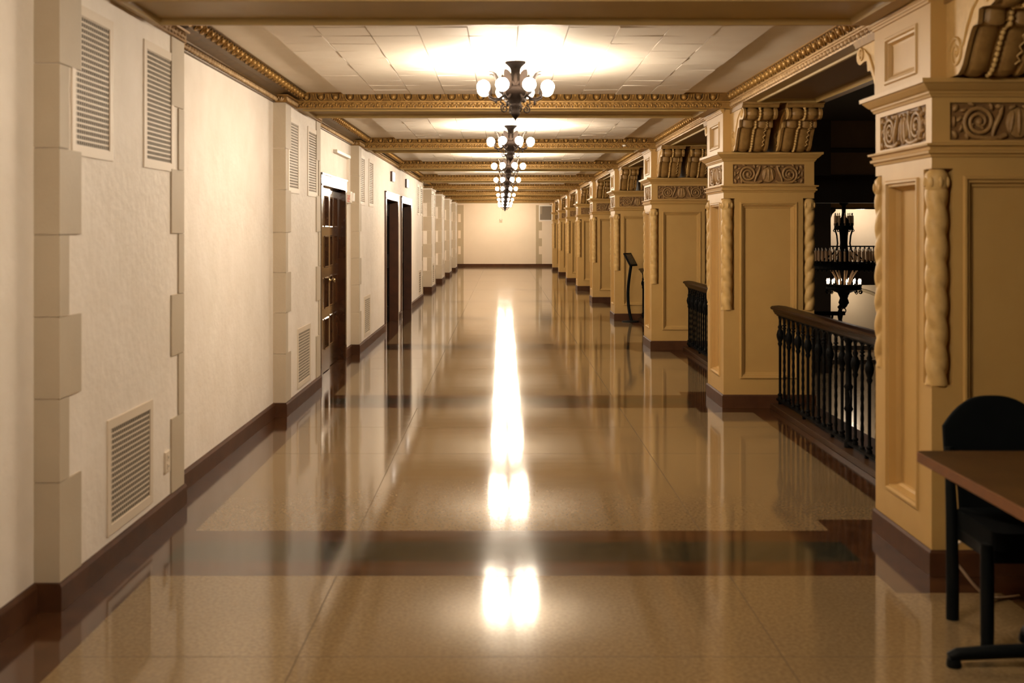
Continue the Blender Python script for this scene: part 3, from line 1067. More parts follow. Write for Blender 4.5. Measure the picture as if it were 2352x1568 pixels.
# ------------------------------------------------------------------ CHANDELIERS
def make_chandelier():
    root = thing('ceiling_chandelier', '', 'chandelier', (0, 0, 0), 0, 'chandeliers down the middle of the ceiling')
    Z = CEIL_Z - 0.030
    mb = MB()
    mb.lathe([(0.074, Z), (0.074, Z - 0.010), (0.060, Z - 0.022), (0.044, Z - 0.036), (0.036, Z - 0.052), (0.033, Z - 0.075)], seg=20, rfun=lambda a, z: 1 + 0.03 * math.sin(10 * a))
    mb.build('canopy', M['fixture'], root)
    mb = MB()
    mb.lathe([(0.033, Z - 0.073), (0.035, Z - 0.095), (0.048, Z - 0.118), (0.070, Z - 0.140), (0.098, Z - 0.160), (0.120, Z - 0.172), (0.126, Z - 0.200), (0.118, Z - 0.222),
              (0.090, Z - 0.240), (0.066, Z - 0.262), (0.040, Z - 0.285), (0.036, Z - 0.300)], seg=24, rfun=lambda a, z: 1 + 0.02 * math.sin(8 * a))
    mb.build('body', M['fixture'], root)
    mb = MB()
    for k in range(8):                          # standing leaf crest round the body
        a = k * PI / 4
        ca, sa = math.cos(a), math.sin(a)
        F = frame((0.132 * ca, 0.132 * sa, Z - 0.165), (-sa, ca, 0), (0, 0, 1), (ca, sa, 0))
        mb.M = F
        mb.ell((0, 0.024, 0), (0.014, 0.046, 0.008), 8, 6)
        mb.ell((-0.014, 0.0, 0), (0.010, 0.026, 0.007), 6, 5, 0, 0.5)
        mb.ell((0.014, 0.0, 0), (0.010, 0.026, 0.007), 6, 5, 0, -0.5)
        mb.M = None
        b = a + PI / 8
        arc = [(0.125 * math.cos(b) + 0.020 * math.cos(t) * -math.sin(b), 0.125 * math.sin(b) + 0.020 * math.cos(t) * math.cos(b), Z - 0.160 + 0.026 * math.sin(t)) for t in [PI * q / 8 for q in range(9)]]
        mb.tube(arc, 0.006, 6)
    mb.build('leaf_crest', M['fixture'], root)
    mb = MB()
    mb.lathe([(0.036, Z - 0.298), (0.042, Z - 0.310), (0.030, Z - 0.325), (0.028, Z - 0.350), (0.034, Z - 0.362), (0.030, Z - 0.378), (0.018, Z - 0.392), (0.007, Z - 0.410), (0.001, Z - 0.425)], seg=16)
    mb.build('finial', M['fixture'], root)
    for k in range(8):
        a = PI / 8 + k * PI / 4
        ca, sa = math.cos(a), math.sin(a)
        mb = MB()
        mb.M = frame((0, 0, 0), (ca, sa, 0), (0, 0, 1), (-sa, ca, 0))
        zg = 2.613
        mb.tube([(0.085, Z - 0.235, 0), (0.125, Z - 0.262, 0), (0.165, Z - 0.268, 0), (0.198, Z - 0.252, 0), (0.206, Z - 0.232, 0), (0.200, Z - 0.222, 0)], 0.008, 7)
        # standing leaf behind the bulb, tip curled outward to shade the ceiling from it
        col = [(0.128, 2.600), (0.140, 2.640), (0.152, 2.680), (0.166, 2.710), (0.184, 2.724), (0.203, 2.722)]
        wd = [0.016, 0.026, 0.030, 0.024, 0.014, 0.004]
        V, Fc = [], []
        for (r_, z_), w_ in zip(col, wd):
            for q in (-1, -0.5, 0, 0.5, 1):
                V.append((r_ - 0.008 * q * q, z_ + 0.004 * (1 - abs(q)), q * w_))
        nv_ = len(V)
        V += [(x + 0.004, y - 0.002, z) for x, y, z in V]
        for j in range(5):
            for q in range(4):
                i0 = j * 5 + q
                Fc += [(i0, i0 + 1, i0 + 6, i0 + 5), (nv_ + i0, nv_ + i0 + 5, nv_ + i0 + 6, nv_ + i0 + 1)]
        mb.add(V, Fc, 0, True)
        mb.tube([(0.195, Z - 0.220, 0), (0.204, zg - 0.008, 0)], [0.014, 0.020], 8)
        if k % 2 == 0:                           # hanging scrolls under the body
            sc = spiral(0.085, Z - 0.335, 0.030, 0.006, 1.4, PI / 2, -1, 20)
            mb.tube([(0.110, Z - 0.262, 0), (0.116, Z - 0.290, 0)] + [(x, z, 0) for x, z in sc], 0.0055, 6)
            mb.ell((0.150, Z - 0.285, 0), (0.010, 0.022, 0.010), 6, 5)
        mb.M = None
        arm = mb.build('arm', M['fixture'], root)
        mb = MB()
        mb.ell((0.246 * ca, 0.246 * sa, 2.613), (0.0465, 0.0465, 0.0465), 20, 14)
        g = mb.build('globe', M['globe'], arm)
        g['label'] = 'glowing round bulb'
    return root


CH_LABELS = [
    'largest-looking bronze chandelier of lit globes, over the near bay of the hall',
    'bronze chandelier second in the row, hanging just below the nearest one in view',
    'bronze chandelier third in the row down the hall',
    'bronze chandelier fourth in the row down the hall',
    'bronze chandelier fifth in the row down the hall',
    'bronze chandelier sixth in the row down the hall',
    'small-looking chandelier third from the far end wall',
    'small-looking chandelier second from the far end wall',
    'smallest-looking chandelier, closest to the far end wall, its tip against the wall',
]
ch0 = make_chandelier()
for i in range(9):
    loc = (LAMP_X, LAMP_Y + BAY * i, 0)
    if i == 0:
        ch0.location = loc
        ch0['label'] = CH_LABELS[0]
    else:
        dup(ch0, loc, CH_LABELS[i])
for q, nm in ((-1, 'bronze chandelier hanging above the near end of the hall, before the first beam'),):
    r = dup(ch0, (LAMP_X, LAMP_Y + BAY * q, 0), nm)
    gm = None
    for c in r.children:
        for g in c.children:
            if gm is None:
                gm = emit('lit_globe_low', GLOBE_COLOR, GLOBE_STRENGTH * 0.7)
            g.data = g.data.copy()
            g.data.materials[0] = gm

# ------------------------------------------------------------------ WALL GRILLES
def grille(name, label, y0, y1, z0, z1, xf, group, ny, nz, margin=0.045):
    """pierced steel grille on the left wall, local origin at its foot"""
    root = thing(name, label, 'vent', (xf, (y0 + y1) / 2, z0 - margin), 0, group)
    w_, h_ = (y1 - y0) / 2, z1 - z0
    mb = MB()
    mb.M = frame((0.0, 0, margin), (0, 1, 0), (0, 0, 1), (1, 0, 0))
    m = margin
    for (a, b, c, d) in ((-w_ - m, w_ + m, -m, 0), (-w_ - m, w_ + m, h_, h_ + m), (-w_ - m, -w_, 0, h_), (w_, w_ + m, 0, h_)):
        mb.box(a, b, c, d, -0.004, 0.007)
    mb.build('frame', M['grille'], root)
    # lattice: rails and short staggered bars, so the holes read as rows of slots
    mb = MB()
    mb.M = frame((0.0, 0, margin), (0, 1, 0), (0, 0, 1), (1, 0, 0))
    pz, py = h_ / nz, 2 * w_ / ny
    for j in range(nz + 1):
        c = j * pz
        mb.box(-w_, w_, max(0, c - pz * 0.15), min(h_, c + pz * 0.15), 0.0, 0.0018)
    for j in range(nz):
        for k in range(ny + 1):
            c = -w_ + k * py
            mb.box(max(-w_, c - py * 0.13), min(w_, c + py * 0.13), j * pz, (j + 1) * pz, 0.0004, 0.0016, 0, skip=('-z',))
    mb.build('lattice', M['grille'], root)
    mb = MB()
    mb.M = frame((0.0, 0, margin), (0, 1, 0), (0, 0, 1), (1, 0, 0))
    mb.quad((-w_, 0, 0.0003), (w_, 0, 0.0003), (w_, h_, 0.0003), (-w_, h_, 0.0003))  # flat black sheet in place of the shaded duct depth
    mb.build('duct_shade_sheet', M['grille_dark'], root)
    return root


WHERE = ['on the big stone-edged pilaster nearest the camera', 'on the pilaster just before the panelled double door',
         'between the fire alarm and the first black doorway', None, 'just past the second black doorway',
         'on the first pilaster past the black doorways', 'on the second pilaster past the black doorways', 'on the third pilaster past the black doorways', 'on the pilaster next to the far end wall']
for i in range(NB):
    if WHERE[i] is None:
        continue
    dy = BAY * i
    n1, n2 = (17, 23) if i < 3 else (9, 13)
    grille('wall_grille', 'first tall grille ' + WHERE[i], 4.957 + dy, 5.384 + dy, 1.972, 2.548, XP, 'upper wall grilles', n1, n2)
    grille('wall_grille', 'second tall grille ' + WHERE[i], 5.942 + dy, 6.386 + dy, 1.972, 2.548, XP, 'upper wall grilles', n1, n2)
    n1, n2 = (22, 17) if i < 3 else (10, 9)
    grille('wall_grille', 'low floor grille ' + WHERE[i], 5.40 + dy, 6.00 + dy, 0.198, 0.654, XP, 'lower wall grilles', n1, n2)

# grille on the far wall
root = thing('wall_grille', 'square grey-brown grille high at the corner of the far end wall', 'vent', (1.875, FAR, 1.99))
mb = MB()
for (a, b, c, d) in ((-0.30, 0.30, 0, 0.05), (-0.30, 0.30, 0.65, 0.70), (-0.30, -0.25, 0.05, 0.65), (0.25, 0.30, 0.05, 0.65)):
    mb.box(a, b, -0.02, 0.004, c, d)
mb.build('frame', M['white'], root)
mb = MB()
for k in range(11):
    mb.box(-0.25 + k * 0.05 - 0.012, -0.25 + k * 0.05 + 0.012, -0.012, 0.0, 0.05, 0.65)
for k in range(13):
    mb.box(-0.25, 0.25, -0.013, -0.001, 0.05 + k * 0.05 - 0.012, 0.05 + k * 0.05 + 0.012)
mb.build('lattice', mat('far_grille_paint', (0.30, 0.24, 0.17), 0.5), root)
mb = MB()
mb.quad((-0.25, -0.001, 0.05), (0.25, -0.001, 0.05), (0.25, -0.001, 0.65), (-0.25, -0.001, 0.65))  # black sheet on the wall face, standing in for duct shade
mb.build('duct_shade_sheet', M['grille_dark'], root)

# ------------------------------------------------------------------ small wall fittings
root = thing('wall_outlet', 'small cream outlet plate low on the nearest pilaster beside the floor grille', 'outlet', (XP, 6.304, 0.258))
mb = MB()
mb.M = frame((0, 0, 0), (0, 1, 0), (0, 0, 1), (1, 0, 0))
mb.box(-0.045, 0.045, 0, 0.115, -0.004, 0.010)
mb.build('plate', M['grille'], root, 0.003)
for z in (0.032, 0.082):
    mb = MB()
    mb.M = frame((0, 0, z), (0, 1, 0), (0, 0, 1), (1, 0, 0))
    mb.box(-0.017, 0.017, -0.015, 0.015, 0.009, 0.013)
    for s in (-0.006, 0.006):
        mb.box(s - 0.001, s + 0.001, -0.006, 0.006, 0.0125, 0.0135, 1)
    mb.build('socket', [M['grille'], M['grille_dark']], root)

root = thing('wall_conduit', 'cream conduit box running above the double door and down to the alarm', 'conduit', (XW, 13.77, 2.09))
mb = MB()
mb.box(-0.004, 0.05, -0.61, 0.56, 0.405, 0.445)
mb.build('channel', M['white'], root, 0.004)
mb = MB()
mb.box(-0.004, 0.03, 0.575, 0.605, -0.005, 0.44)
mb.build('riser', M['plaster'], root, 0.003)

root = thing('fire_alarm', 'white fire alarm box with red letters beside the double door', 'alarm', (XW, 14.36, 1.94))
mb = MB()
mb.box(-0.004, 0.055, -0.075, 0.075, 0.0, 0.145)
mb.build('housing', M['white'], root, 0.006)
mb = MB()
mb.box(0.054, 0.088, 0.018, 0.062, 0.02, 0.13)
mb.build('strobe_lens', emit('strobe', (0.95, 0.93, 0.90), 0.0), root, 0.008)
for nm, loc, rot in (('lettering', (0.046, -0.0762, 0.012), (PI / 2, -PI / 2, 0)),):
    tcu = bpy.data.curves.new('lettering', 'FONT')
    tcu.body = 'FIRE'
    tcu.size = 0.05
    tcu.extrude = 0.0004
    tcu.materials.append(M['red'])
    tmp = bpy.data.objects.new('text', tcu)
    COL.objects.link(tmp)
    bpy.context.view_layer.update()
    me = bpy.data.meshes.new_from_object(tmp.evaluated_get(bpy.context.evaluated_depsgraph_get()))
    bpy.data.objects.remove(tmp)
    to = bpy.data.objects.new(nm, me)
    COL.objects.link(to)
    to.parent = root
    to.location = loc
    to.rotation_euler = rot
    to['label'] = 'red letters FIRE'

for nm, yc, label in (('door_lantern', 19.03, 'small white lantern plate, made to glow, above the first black doorway'), ('door_lantern', 21.86, 'small white lantern plate, made to glow, above the second black doorway')):
    root = thing(nm, label, 'light', (XP, yc, 2.41), 0, 'lanterns over the black doorways')
    mb = MB()
    mb.box(-0.004, 0.035, -0.17, 0.17, 0, 0.165)
    mb.build('back_box', M['jamb'], root)
    mb = MB()
    mb.box(0.034, 0.048, -0.155, 0.155, 0.012, 0.153)
    mb.build('glass', M['lantern'], root, 0.004)

root = thing('wall_sensor', 'small pale dome sensor with a thin conduit on the far end wall', 'sensor', (-0.09, FAR, 1.94))
mb = MB()
mb.box(-0.06, 0.06, -0.05, 0.004, 0, 0.14)
mb.build('housing', M['far_stone'], root, 0.008)
mb = MB()
mb.ell((0, -0.055, 0.09), (0.04, 0.03, 0.04), 12, 8)
mb.build('dome', M['white'], root)
mb = MB()
mb.box(-0.008, 0.008, -0.016, 0.0, 0.14, 0.74)
mb.build('conduit', M['plaster'], root)

root = thing('smoke_detector', 'tiny white detector on the third ceiling beam near the piers', 'detector', (1.62, PIER_Y + 2 * BAY - 0.02, BEAM_Z + 0.022))
mb = MB()
mb.lathe([(0.020, 0.0), (0.026, 0.012), (0.026, 0.022)], seg=12)
mb.build('head', M['white'], root)
mb = MB()
mb.box(-0.010, 0.010, 0.0, 0.035, 0.008, 0.020)
mb.build('bracket', M['white'], root)

# ------------------------------------------------------------------ RAILINGS between the piers
RX = 2.475


def make_railing():
    root = thing('iron_railing', '', 'railing', (0, 0, 0), 0, 'iron railings between the piers')
    L = BAY - PIER_L - 0.03
    h = L / 2
    mb = MB()
    mb.box(-0.075, 0.30, -h, h, 0.0, 0.045)
    cb = mb.build('curb', M['curb'], root, 0.004)
    cb['label'] = 'low brown stone curb'
    mb = MB()
    p = [(-0.032, 0.845), (-0.040, 0.862), (-0.046, 0.868), (-0.052, 0.884), (-0.070, 0.892), (-0.074, 0.906), (-0.060, 0.918), (0, 0.924), (0.060, 0.918), (0.074, 0.906), (0.070, 0.892), (0.052, 0.884), (0.046, 0.868), (0.040, 0.862), (0.032, 0.845)]
    mb.prism(p[::-1], 1, -h, h, 0, False)
    hr = mb.build('handrail', M['rail_wood'], root)
    hr['label'] = 'polished brown wooden handrail'
    mb = MB()
    mb.box(-0.018, 0.018, -h, h, 0.832, 0.846)
    mb.box(-0.020, 0.020, -h, h, 0.075, 0.092)
    for k in range(6):
        y = -h + 0.06 + k * (2 * h - 0.12) / 5
        mb.box(-0.012, 0.012, y - 0.012, y + 0.012, 0.045, 0.076)
    mb.build('bars', M['iron'], root)
    # post in the middle with a ring
    mb = MB()
    mb.lathe([(0.034, 0.045), (0.034, 0.09), (0.022, 0.105), (0.022, 0.30), (0.034, 0.32), (0.026, 0.34), (0.026, 0.46), (0.034, 0.48), (0.022, 0.50), (0.022, 0.64), (0.034, 0.68), (0.022, 0.72), (0.022, 0.79), (0.034, 0.81), (0.034, 0.833)], seg=12)
    ring = [(0, 0.055 * math.cos(t), 0.40 + 0.055 * math.sin(t)) for t in [2 * PI * q / 20 for q in range(20)]]
    mb.tube(ring, 0.009, 7, 0, True)
    mb.build('post', M['iron'], root)
    n = 26
    plain = MB()
    zs = [0.11 + 0.012 * q for q in range(60)]
    plain.lathe([(0.019, 0.088), (0.019, 0.105)] + [(0.0118, z) for z in zs] + [(0.0175, 0.822), (0.0175, 0.834)], seg=8,
                rfun=lambda a, z: 1 + (0.16 * math.sin(2 * a + 2 * PI * z / 0.07) if 0.11 < z < 0.82 else 0))
    for z in (0.735, 0.760):
        plain.ell((0, 0, z), (0.020, 0.020, 0.010), 8, 5)
    fancy = MB()
    fancy.lathe([(0.021, 0.088), (0.021, 0.105), (0.012, 0.125), (0.012, 0.56), (0.022, 0.585), (0.016, 0.60), (0.030, 0.64), (0.033, 0.665), (0.024, 0.70), (0.015, 0.715), (0.021, 0.735), (0.012, 0.755), (0.012, 0.80), (0.018, 0.822), (0.018, 0.834)], seg=10)
    fancy.ell((0, 0, 0.13), (0.023, 0.023, 0.016), 8, 5)
    pm, fm = plain.mesh('baluster', M['iron']), fancy.mesh('baluster', M['iron'])
    for k in range(n + 1):
        if k == n // 2:
            continue
        y = -h + 0.06 + k * (2 * h - 0.12) / n
        o = bpy.data.objects.new('baluster', pm if k % 2 else fm)
        COL.objects.link(o)
        o.parent = root
        o.location = (0, y, 0)
        # little scroll arch between neighbouring balusters
    mb = MB()
    for k in range(n):
        y0 = -h + 0.06 + k * (2 * h - 0.12) / n
        y1 = y0 + (2 * h - 0.12) / n
        c, r = (y0 + y1) / 2, (y1 - y0) / 2 - 0.006
        mb.tube([(0, c + r * math.cos(t), 0.775 + 0.05 * math.sin(t)) for t in [PI * q / 8 for q in range(9)]], 0.0055, 5)
    mb.build('arcade', M['iron'], root)
    return root


RAIL_LABELS = [
    'black iron railing with wooden handrail, widest in view, through it the bright lobby floor',
    'black iron railing seen edge on behind the second pier, second along the gallery',
    'black iron railing of which only the end shows behind the kiosk stand',
]
r0 = make_railing()
for i, lb in enumerate(RAIL_LABELS):
    loc = (RX, PIER_Y + PIER_L + (BAY - PIER_L) / 2 + BAY * i, 0)
    if i == 0:
        r0.location = loc
        r0['label'] = lb
    else:
        dup(r0, loc, lb)

# ------------------------------------------------------------------ KIOSK
psi = math.radians(53)
root = thing('kiosk_stand', 'slim black kiosk stand with a tilted screen on a curved pole', 'kiosk', (2.225, 19.83, 0), 0)
mb = MB()
mb.lathe([(0.15, 0.0), (0.15, 0.010), (0.14, 0.016), (0.03, 0.022)], seg=28)
mb.build('base', M['black_metal'], root)
mb = MB()
rd = Vector((math.sin(psi), -math.cos(psi), 0))
pts = []
for q in range(15):
    t = q / 14
    off = -0.07 * math.sin(PI * (t ** 0.85)) + 0.02 * t
    pts.append(tuple(rd * off + Vector((0.02 * (1 - t), 0, 0.015 + 1.0 * t))))
mb.tube(pts, 0.026, 10)
mb.build('pole', M['black_metal'], root)
e1 = Vector((math.cos(psi), math.sin(psi), 0))
e2 = (rd * -0.52 + Vector((0, 0, 0.854))).normalized()
nn = e1.cross(e2)
if nn.dot(rd) < 0:
    nn = -nn
hc = Vector((0.0, 0, 1.085))
mb = MB()
mb.M = frame(hc, e1, e2, nn)
mb.box(-0.125, 0.125, -0.13, 0.13, -0.012, 0.012)
hd = mb.build('screen_housing', M['black_metal'], root, 0.006)
mb = MB()
mb.M = frame(hc, e1, e2, nn)
mb.box(-0.10, 0.10, -0.105, 0.105, 0.0118, 0.0135)
for q in range(6):
    mb.box(-0.075, 0.06 - 0.02 * (q % 3), 0.07 - q * 0.026, 0.078 - q * 0.026, 0.0134, 0.0140, 1)
sc = mb.build('screen', [M['screen'], M['kiosk_text']], hd)

# ------------------------------------------------------------------ TABLE, CHAIR, CORD
TX0, TX1, TY0, TY1 = 1.603, 2.48, 3.20, 4.427
root = thing('table', 'brown wood table with a paler wood edge and black crossed base, by the big pier', 'table', ((TX0 + TX1) / 2, (TY0 + TY1) / 2, 0))
cx, cy = (TX0 + TX1) / 2, (TY0 + TY1) / 2


def rrect(x0, x1, y0, y1, r, n=6):
    out = []
    for (ax, ay, a0) in ((x1 - r, y1 - r, 0), (x0 + r, y1 - r, PI / 2), (x0 + r, y0 + r, PI), (x1 - r, y0 + r, 1.5 * PI)):
        for q in range(n + 1):
            a = a0 + (PI / 2) * q / n
            out.append((ax + r * math.cos(a), ay + r * math.sin(a)))
    return out


mb = MB()
mb.prism(rrect(TX0 - cx + 0.004, TX1 - cx - 0.004, TY0 - cy + 0.004, TY1 - cy - 0.004, 0.03), 2, 0.704, 0.741)
mb.build('tabletop', M['table'], root)
mb = MB()
po = rrect(TX0 - cx, TX1 - cx, TY0 - cy, TY1 - cy, 0.034)
pi_ = rrect(TX0 - cx + 0.004, TX1 - cx - 0.004, TY0 - cy + 0.004, TY1 - cy - 0.004, 0.03)
n = len(po)
v = [(p[0], p[1], 0.703) for p in po] + [(p[0], p[1], 0.7395) for p in po] + [(p[0], p[1], 0.7412) for p in pi_] + [(p[0], p[1], 0.7015) for p in pi_]
f = []
for k in range(n):
    k2 = (k + 1) % n
    f += [(k, k2, n + k2, n + k), (n + k, n + k2, 2 * n + k2, 2 * n + k), (3 * n + k, 3 * n + k2, k2, k)]
mb.add(v, f)
eb = mb.build('edge_band', M['table_edge'], root)
eb['label'] = 'paler orange-brown wooden edge'
for py in (4.165, 3.46):
    px = 2.035
    mb = MB()
    mb.lathe([(0.045, 0.03), (0.040, 0.06), (0.036, 0.10), (0.036, 0.66), (0.05, 0.68)], (px - cx, py - cy, 0), 16)
    mb.box(px - cx - 0.26, px - cx + 0.26, py - cy - 0.025, py - cy + 0.025, 0.672, 0.703)
    mb.build('pedestal', M['black_metal'], root)
    for (dx, dy) in ((-0.40, 0), (0.40, 0), (0, 0.265), (0, -0.265)):
        mb = MB()
        P = [(px - cx, py - cy, 0.062), (px - cx + dx * 0.5, py - cy + dy * 0.5, 0.056), (px - cx + dx * 0.92, py - cy + dy * 0.92, 0.046), (px - cx + dx, py - cy + dy, 0.034)]
        mb.tube(P, [0.027, 0.026, 0.024, 0.018], 10)
        mb.lathe([(0.026, 0.0), (0.028, 0.008), (0.024, 0.03)], (px - cx + dx * 0.955, py - cy + dy * 0.955, 0), 12)
        mb.build('foot', M['black_metal'], root)

# chair: faces the camera, pushed in at the far side of the table
root = thing('chair', 'black chair with a rounded solid back pushed in behind the brown table', 'chair', (2.055, 4.52, 0))
HW = 0.205
mb = MB()
# back: curved shell with an arched top
nu, nv = 18, 14
V, F = [], []
for side in (0, 1):
    for j in range(nv + 1):
        t = j / nv
        for i in range(nu + 1):
            u = -1 + 2 * i / nu
            top = 0.905 - 0.125 * abs(u) ** 2.6
            z = 0.40 + (top - 0.40) * t
            x = u * (HW + 0.010 - 0.050 * max(0.0, min(1.0, (0.55 - t) / 0.2)))
            y = 0.165 + 0.055 * t - 0.035 * (1 - u * u) * -0.6 + (0.028 if side else 0)
            V.append((x, y, z))
m = (nu + 1) * (nv + 1)
for j in range(nv):
    for i in range(nu):
        a = j * (nu + 1) + i
        F.append((a, a + 1, a + nu + 2, a + nu + 1))
        F.append((m + a, m + a + nu + 1, m + a + nu + 2, m + a + 1))
edge = [i for i in range(nu + 1)] + [(j + 1) * (nu + 1) - 1 for j in range(1, nv + 1)] + [nv * (nu + 1) + i for i in range(nu - 1, -1, -1)] + [j * (nu + 1) for j in range(nv - 1, 0, -1)]
for k in range(len(edge)):
    a, b = edge[k], edge[(k + 1) % len(edge)]
    F.append((a, m + a, m + b, b))
mb.add(V, F, 0, True)
mb.build('backrest', M['black'], root, 0.006)
mb = MB()
mb.prism(rrect(-HW + 0.01, HW - 0.01, -0.24, 0.17, 0.05), 2, 0.385, 0.455)
mb.build('seat', M['black'], root, 0.015)
mb = MB()
mb.box(-HW + 0.015, HW - 0.015, -0.20, 0.165, 0.33, 0.384)
mb.build('apron', M['black_metal'], root, 0.005)
for sx in (-1, 1):
    mb = MB()
    mb.tube([(sx * 0.205, 0.155, 0.0), (sx * 0.205, 0.155, 0.20), (sx * 0.205, 0.165, 0.44), (sx * 0.203, 0.200, 0.70)], [0.026, 0.026, 0.024, 0.018], 10)
    mb.build('leg', M['black_metal'], root)
    mb = MB()
    mb.tube([(sx * 0.205, -0.18, 0.0), (sx * 0.205, -0.18, 0.20), (sx * 0.203, -0.175, 0.40)], [0.025, 0.026, 0.026], 10)
    mb.build('leg', M['black_metal'], root)

mb = MB()
cp = [(1.945, 4.80, 0.690), (1.948, 4.81, 0.60), (1.940, 4.82, 0.50), (1.955, 4.83, 0.42), (1.975, 4.84, 0.33), (1.965, 4.85, 0.28), (1.925, 4.86, 0.24), (1.935, 4.87, 0.19), (1.98, 4.88, 0.13), (2.03, 4.89, 0.07), (2.09, 4.90, 0.02), (2.15, 4.92, 0.0065), (2.25, 4.95, 0.0065)]
fine = []
for a, b, c, d in zip([cp[0]] + cp[:-2], cp[:-1], cp[1:], cp[2:] + [cp[-1]]):
    for q in range(5):
        t = q / 5
        fine.append(tuple(0.5 * ((2 * b[k]) + (-a[k] + c[k]) * t + (2 * a[k] - 5 * b[k] + 4 * c[k] - d[k]) * t * t + (-a[k] + 3 * b[k] - 3 * c[k] + d[k]) * t ** 3) for k in range(3)))
fine.append(cp[-1])
mb.tube(fine, 0.006, 7)
tag(mb.build('cord', M['cord']), 'cream cord hanging from under the table to the floor by the pier', 'cord')

# ------------------------------------------------------------------ ATRIUM beyond the railings
AZ, AT = -4.34, 6.2
AX1 = 19.5
AY = 47.9
mb = MB()
mb.box(2.5, AX1, -9, 51, AZ - 0.2, AZ)
struct(mb.build('floor_lobby', M['lobby_floor']))
mb = MB()
mb.box(2.5, AX1, -9, 51, AT, AT + 0.2)
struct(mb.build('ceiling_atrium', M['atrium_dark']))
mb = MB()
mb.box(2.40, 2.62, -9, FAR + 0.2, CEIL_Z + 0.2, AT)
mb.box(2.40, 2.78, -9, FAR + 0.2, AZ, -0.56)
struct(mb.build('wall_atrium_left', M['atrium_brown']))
mb = MB()
mb.box(AX1, AX1 + 0.2, -9, 51, AZ, AT)
struct(mb.build('wall_atrium_right', M['atrium_brown']))
# end of the atrium: wall over the opening, gallery slab, lit walls behind
mb = MB()
mb.box(2.8, AX1, AY, AY + 0.5, 3.78, AT, 0)
mb.box(2.8, AX1, AY - 0.10, AY, 4.86, 5.02, 1)
mb.box(2.8, AX1, AY - 0.06, AY, 3.78, 3.92, 1)
mb.box(2.8, AX1, AY - 0.02, AY + 0.5, 2.76, 3.78, 0)
mb.box(2.8, AX1, AY - 0.03, AY + 0.5, 2.48, 2.54, 1)
mb.box(2.8, AX1, AY - 0.06, AY + 0.5, 2.54, 2.76, 2)
struct(mb.build('wall_atrium_end', [M['atrium_brown'], M['atrium_wood'], M['gold']]))
mb = MB()
mb.box(2.62, AX1, 29.7, 30.3, 2.31, 2.96)
mb.box(2.62, AX1, 29.65, 30.35, 2.90, 3.02)
struct(mb.build('trim_92', M['atrium_wood']))
mb = MB()
mb.box(2.8, AX1, AY, 51, -0.72, -0.02)
struct(mb.build('floor_gallery', M['atrium_wood']))
mb = MB()
mb.box(2.8, AX1, 50.5, 50.8, -0.02, AT)
mb.box(2.8, AX1, 50.3, 50.6, AZ, -0.72)
struct(mb.build('wall_gallery', M['atrium_wall']))
mb = MB()
mb.box(2.8, AX1, 50.24, 50.3, -3.70, -3.52)
mb.box(2.8, AX1, 50.24, 50.3, AZ, -4.15)
struct(mb.build('trim_90', M['atrium_wood']))
mb = MB()
arc = [(15.3 + 1.9 * math.cos(t), 50.28, -2.2 + 1.2 * math.sin(t)) for t in [PI * q / 24 for q in range(25)]]
mb.tube(arc, 0.075, 8)
mb.box(17.13, 17.27, 50.24, 50.3, -3.52, -2.2)
struct(mb.build('trim_91', M['far_stone']))
# pier at the atrium end with little bracket
root = thing('atrium_pillar', 'dark pillar across the atrium behind the hanging iron chandelier', 'pillar', (13.1, AY - 0.25, AZ))
mb = MB()
mb.box(-0.57, 0.57, -0.30, 0.30, 0, AT - AZ)
mb.build('shaft', M['atrium_wood'], root, 0.02)
mb = MB()
pr = [(0.57, 6.82), (0.57, 6.3), (0.60, 6.45), (0.66, 6.60), (0.74, 6.68), (0.80, 6.74), (0.80, 6.82)]
mb.prism(pr, 1, -0.2, 0.3)
mb.build('bracket', M['atrium_wood'], root)
for zz in (AZ + 0.0,):
    mb = MB()
    mb.rings(-0.57, 0.57, -0.30, 0.30, [(0.05, 0), (0.05, 0.35), (0.02, 0.42), (0, 0.42)])
    mb.build('base', M['atrium_wood'], root)

# gallery railing at the far end
root = thing('gallery_railing', 'thin black railing across the atrium in front of the bright wall', 'railing', (15.6, AY + 0.1, -0.02))
mb = MB()
mb.box(-1.92, 2.6, -0.035, 0.035, 0.90, 0.955)
mb.build('handrail', M['iron'], root)
mb = MB()
mb.box(-1.92, 2.6, -0.02, 0.02, 0.05, 0.08)
mb.build('bottom_bar', M['iron'], root)
bb = MB()
bb.lathe([(0.018, 0.0), (0.018, 0.40), (0.034, 0.46), (0.018, 0.52), (0.018, 0.80), (0.045, 0.86), (0.018, 0.90)], seg=8)
bme = bb.mesh('baluster', M['iron'])
for k in range(23):
    o = bpy.data.objects.new('baluster', bme)
    COL.objects.link(o)
    o.parent = root
    o.location = (-1.84 + 0.19 * k, 0, 0)

# the great iron chandelier
root = thing('iron_chandelier', 'great black iron chandelier of candle rings hanging in the atrium', 'chandelier', (9.0, 30.0, 0))


def ringband(r0, r1, z0, z1, seg=48):
    b = MB()
    b.lathe([(r0, z0), (r1, z0), (r1 + 0.012, z0 + 0.02), (r1, (z0 + z1) / 2), (r1 + 0.015, z1 - 0.02), (r1, z1), (r0, z1), (r0, z0)], seg=seg, smooth=False, caps=False)
    return b


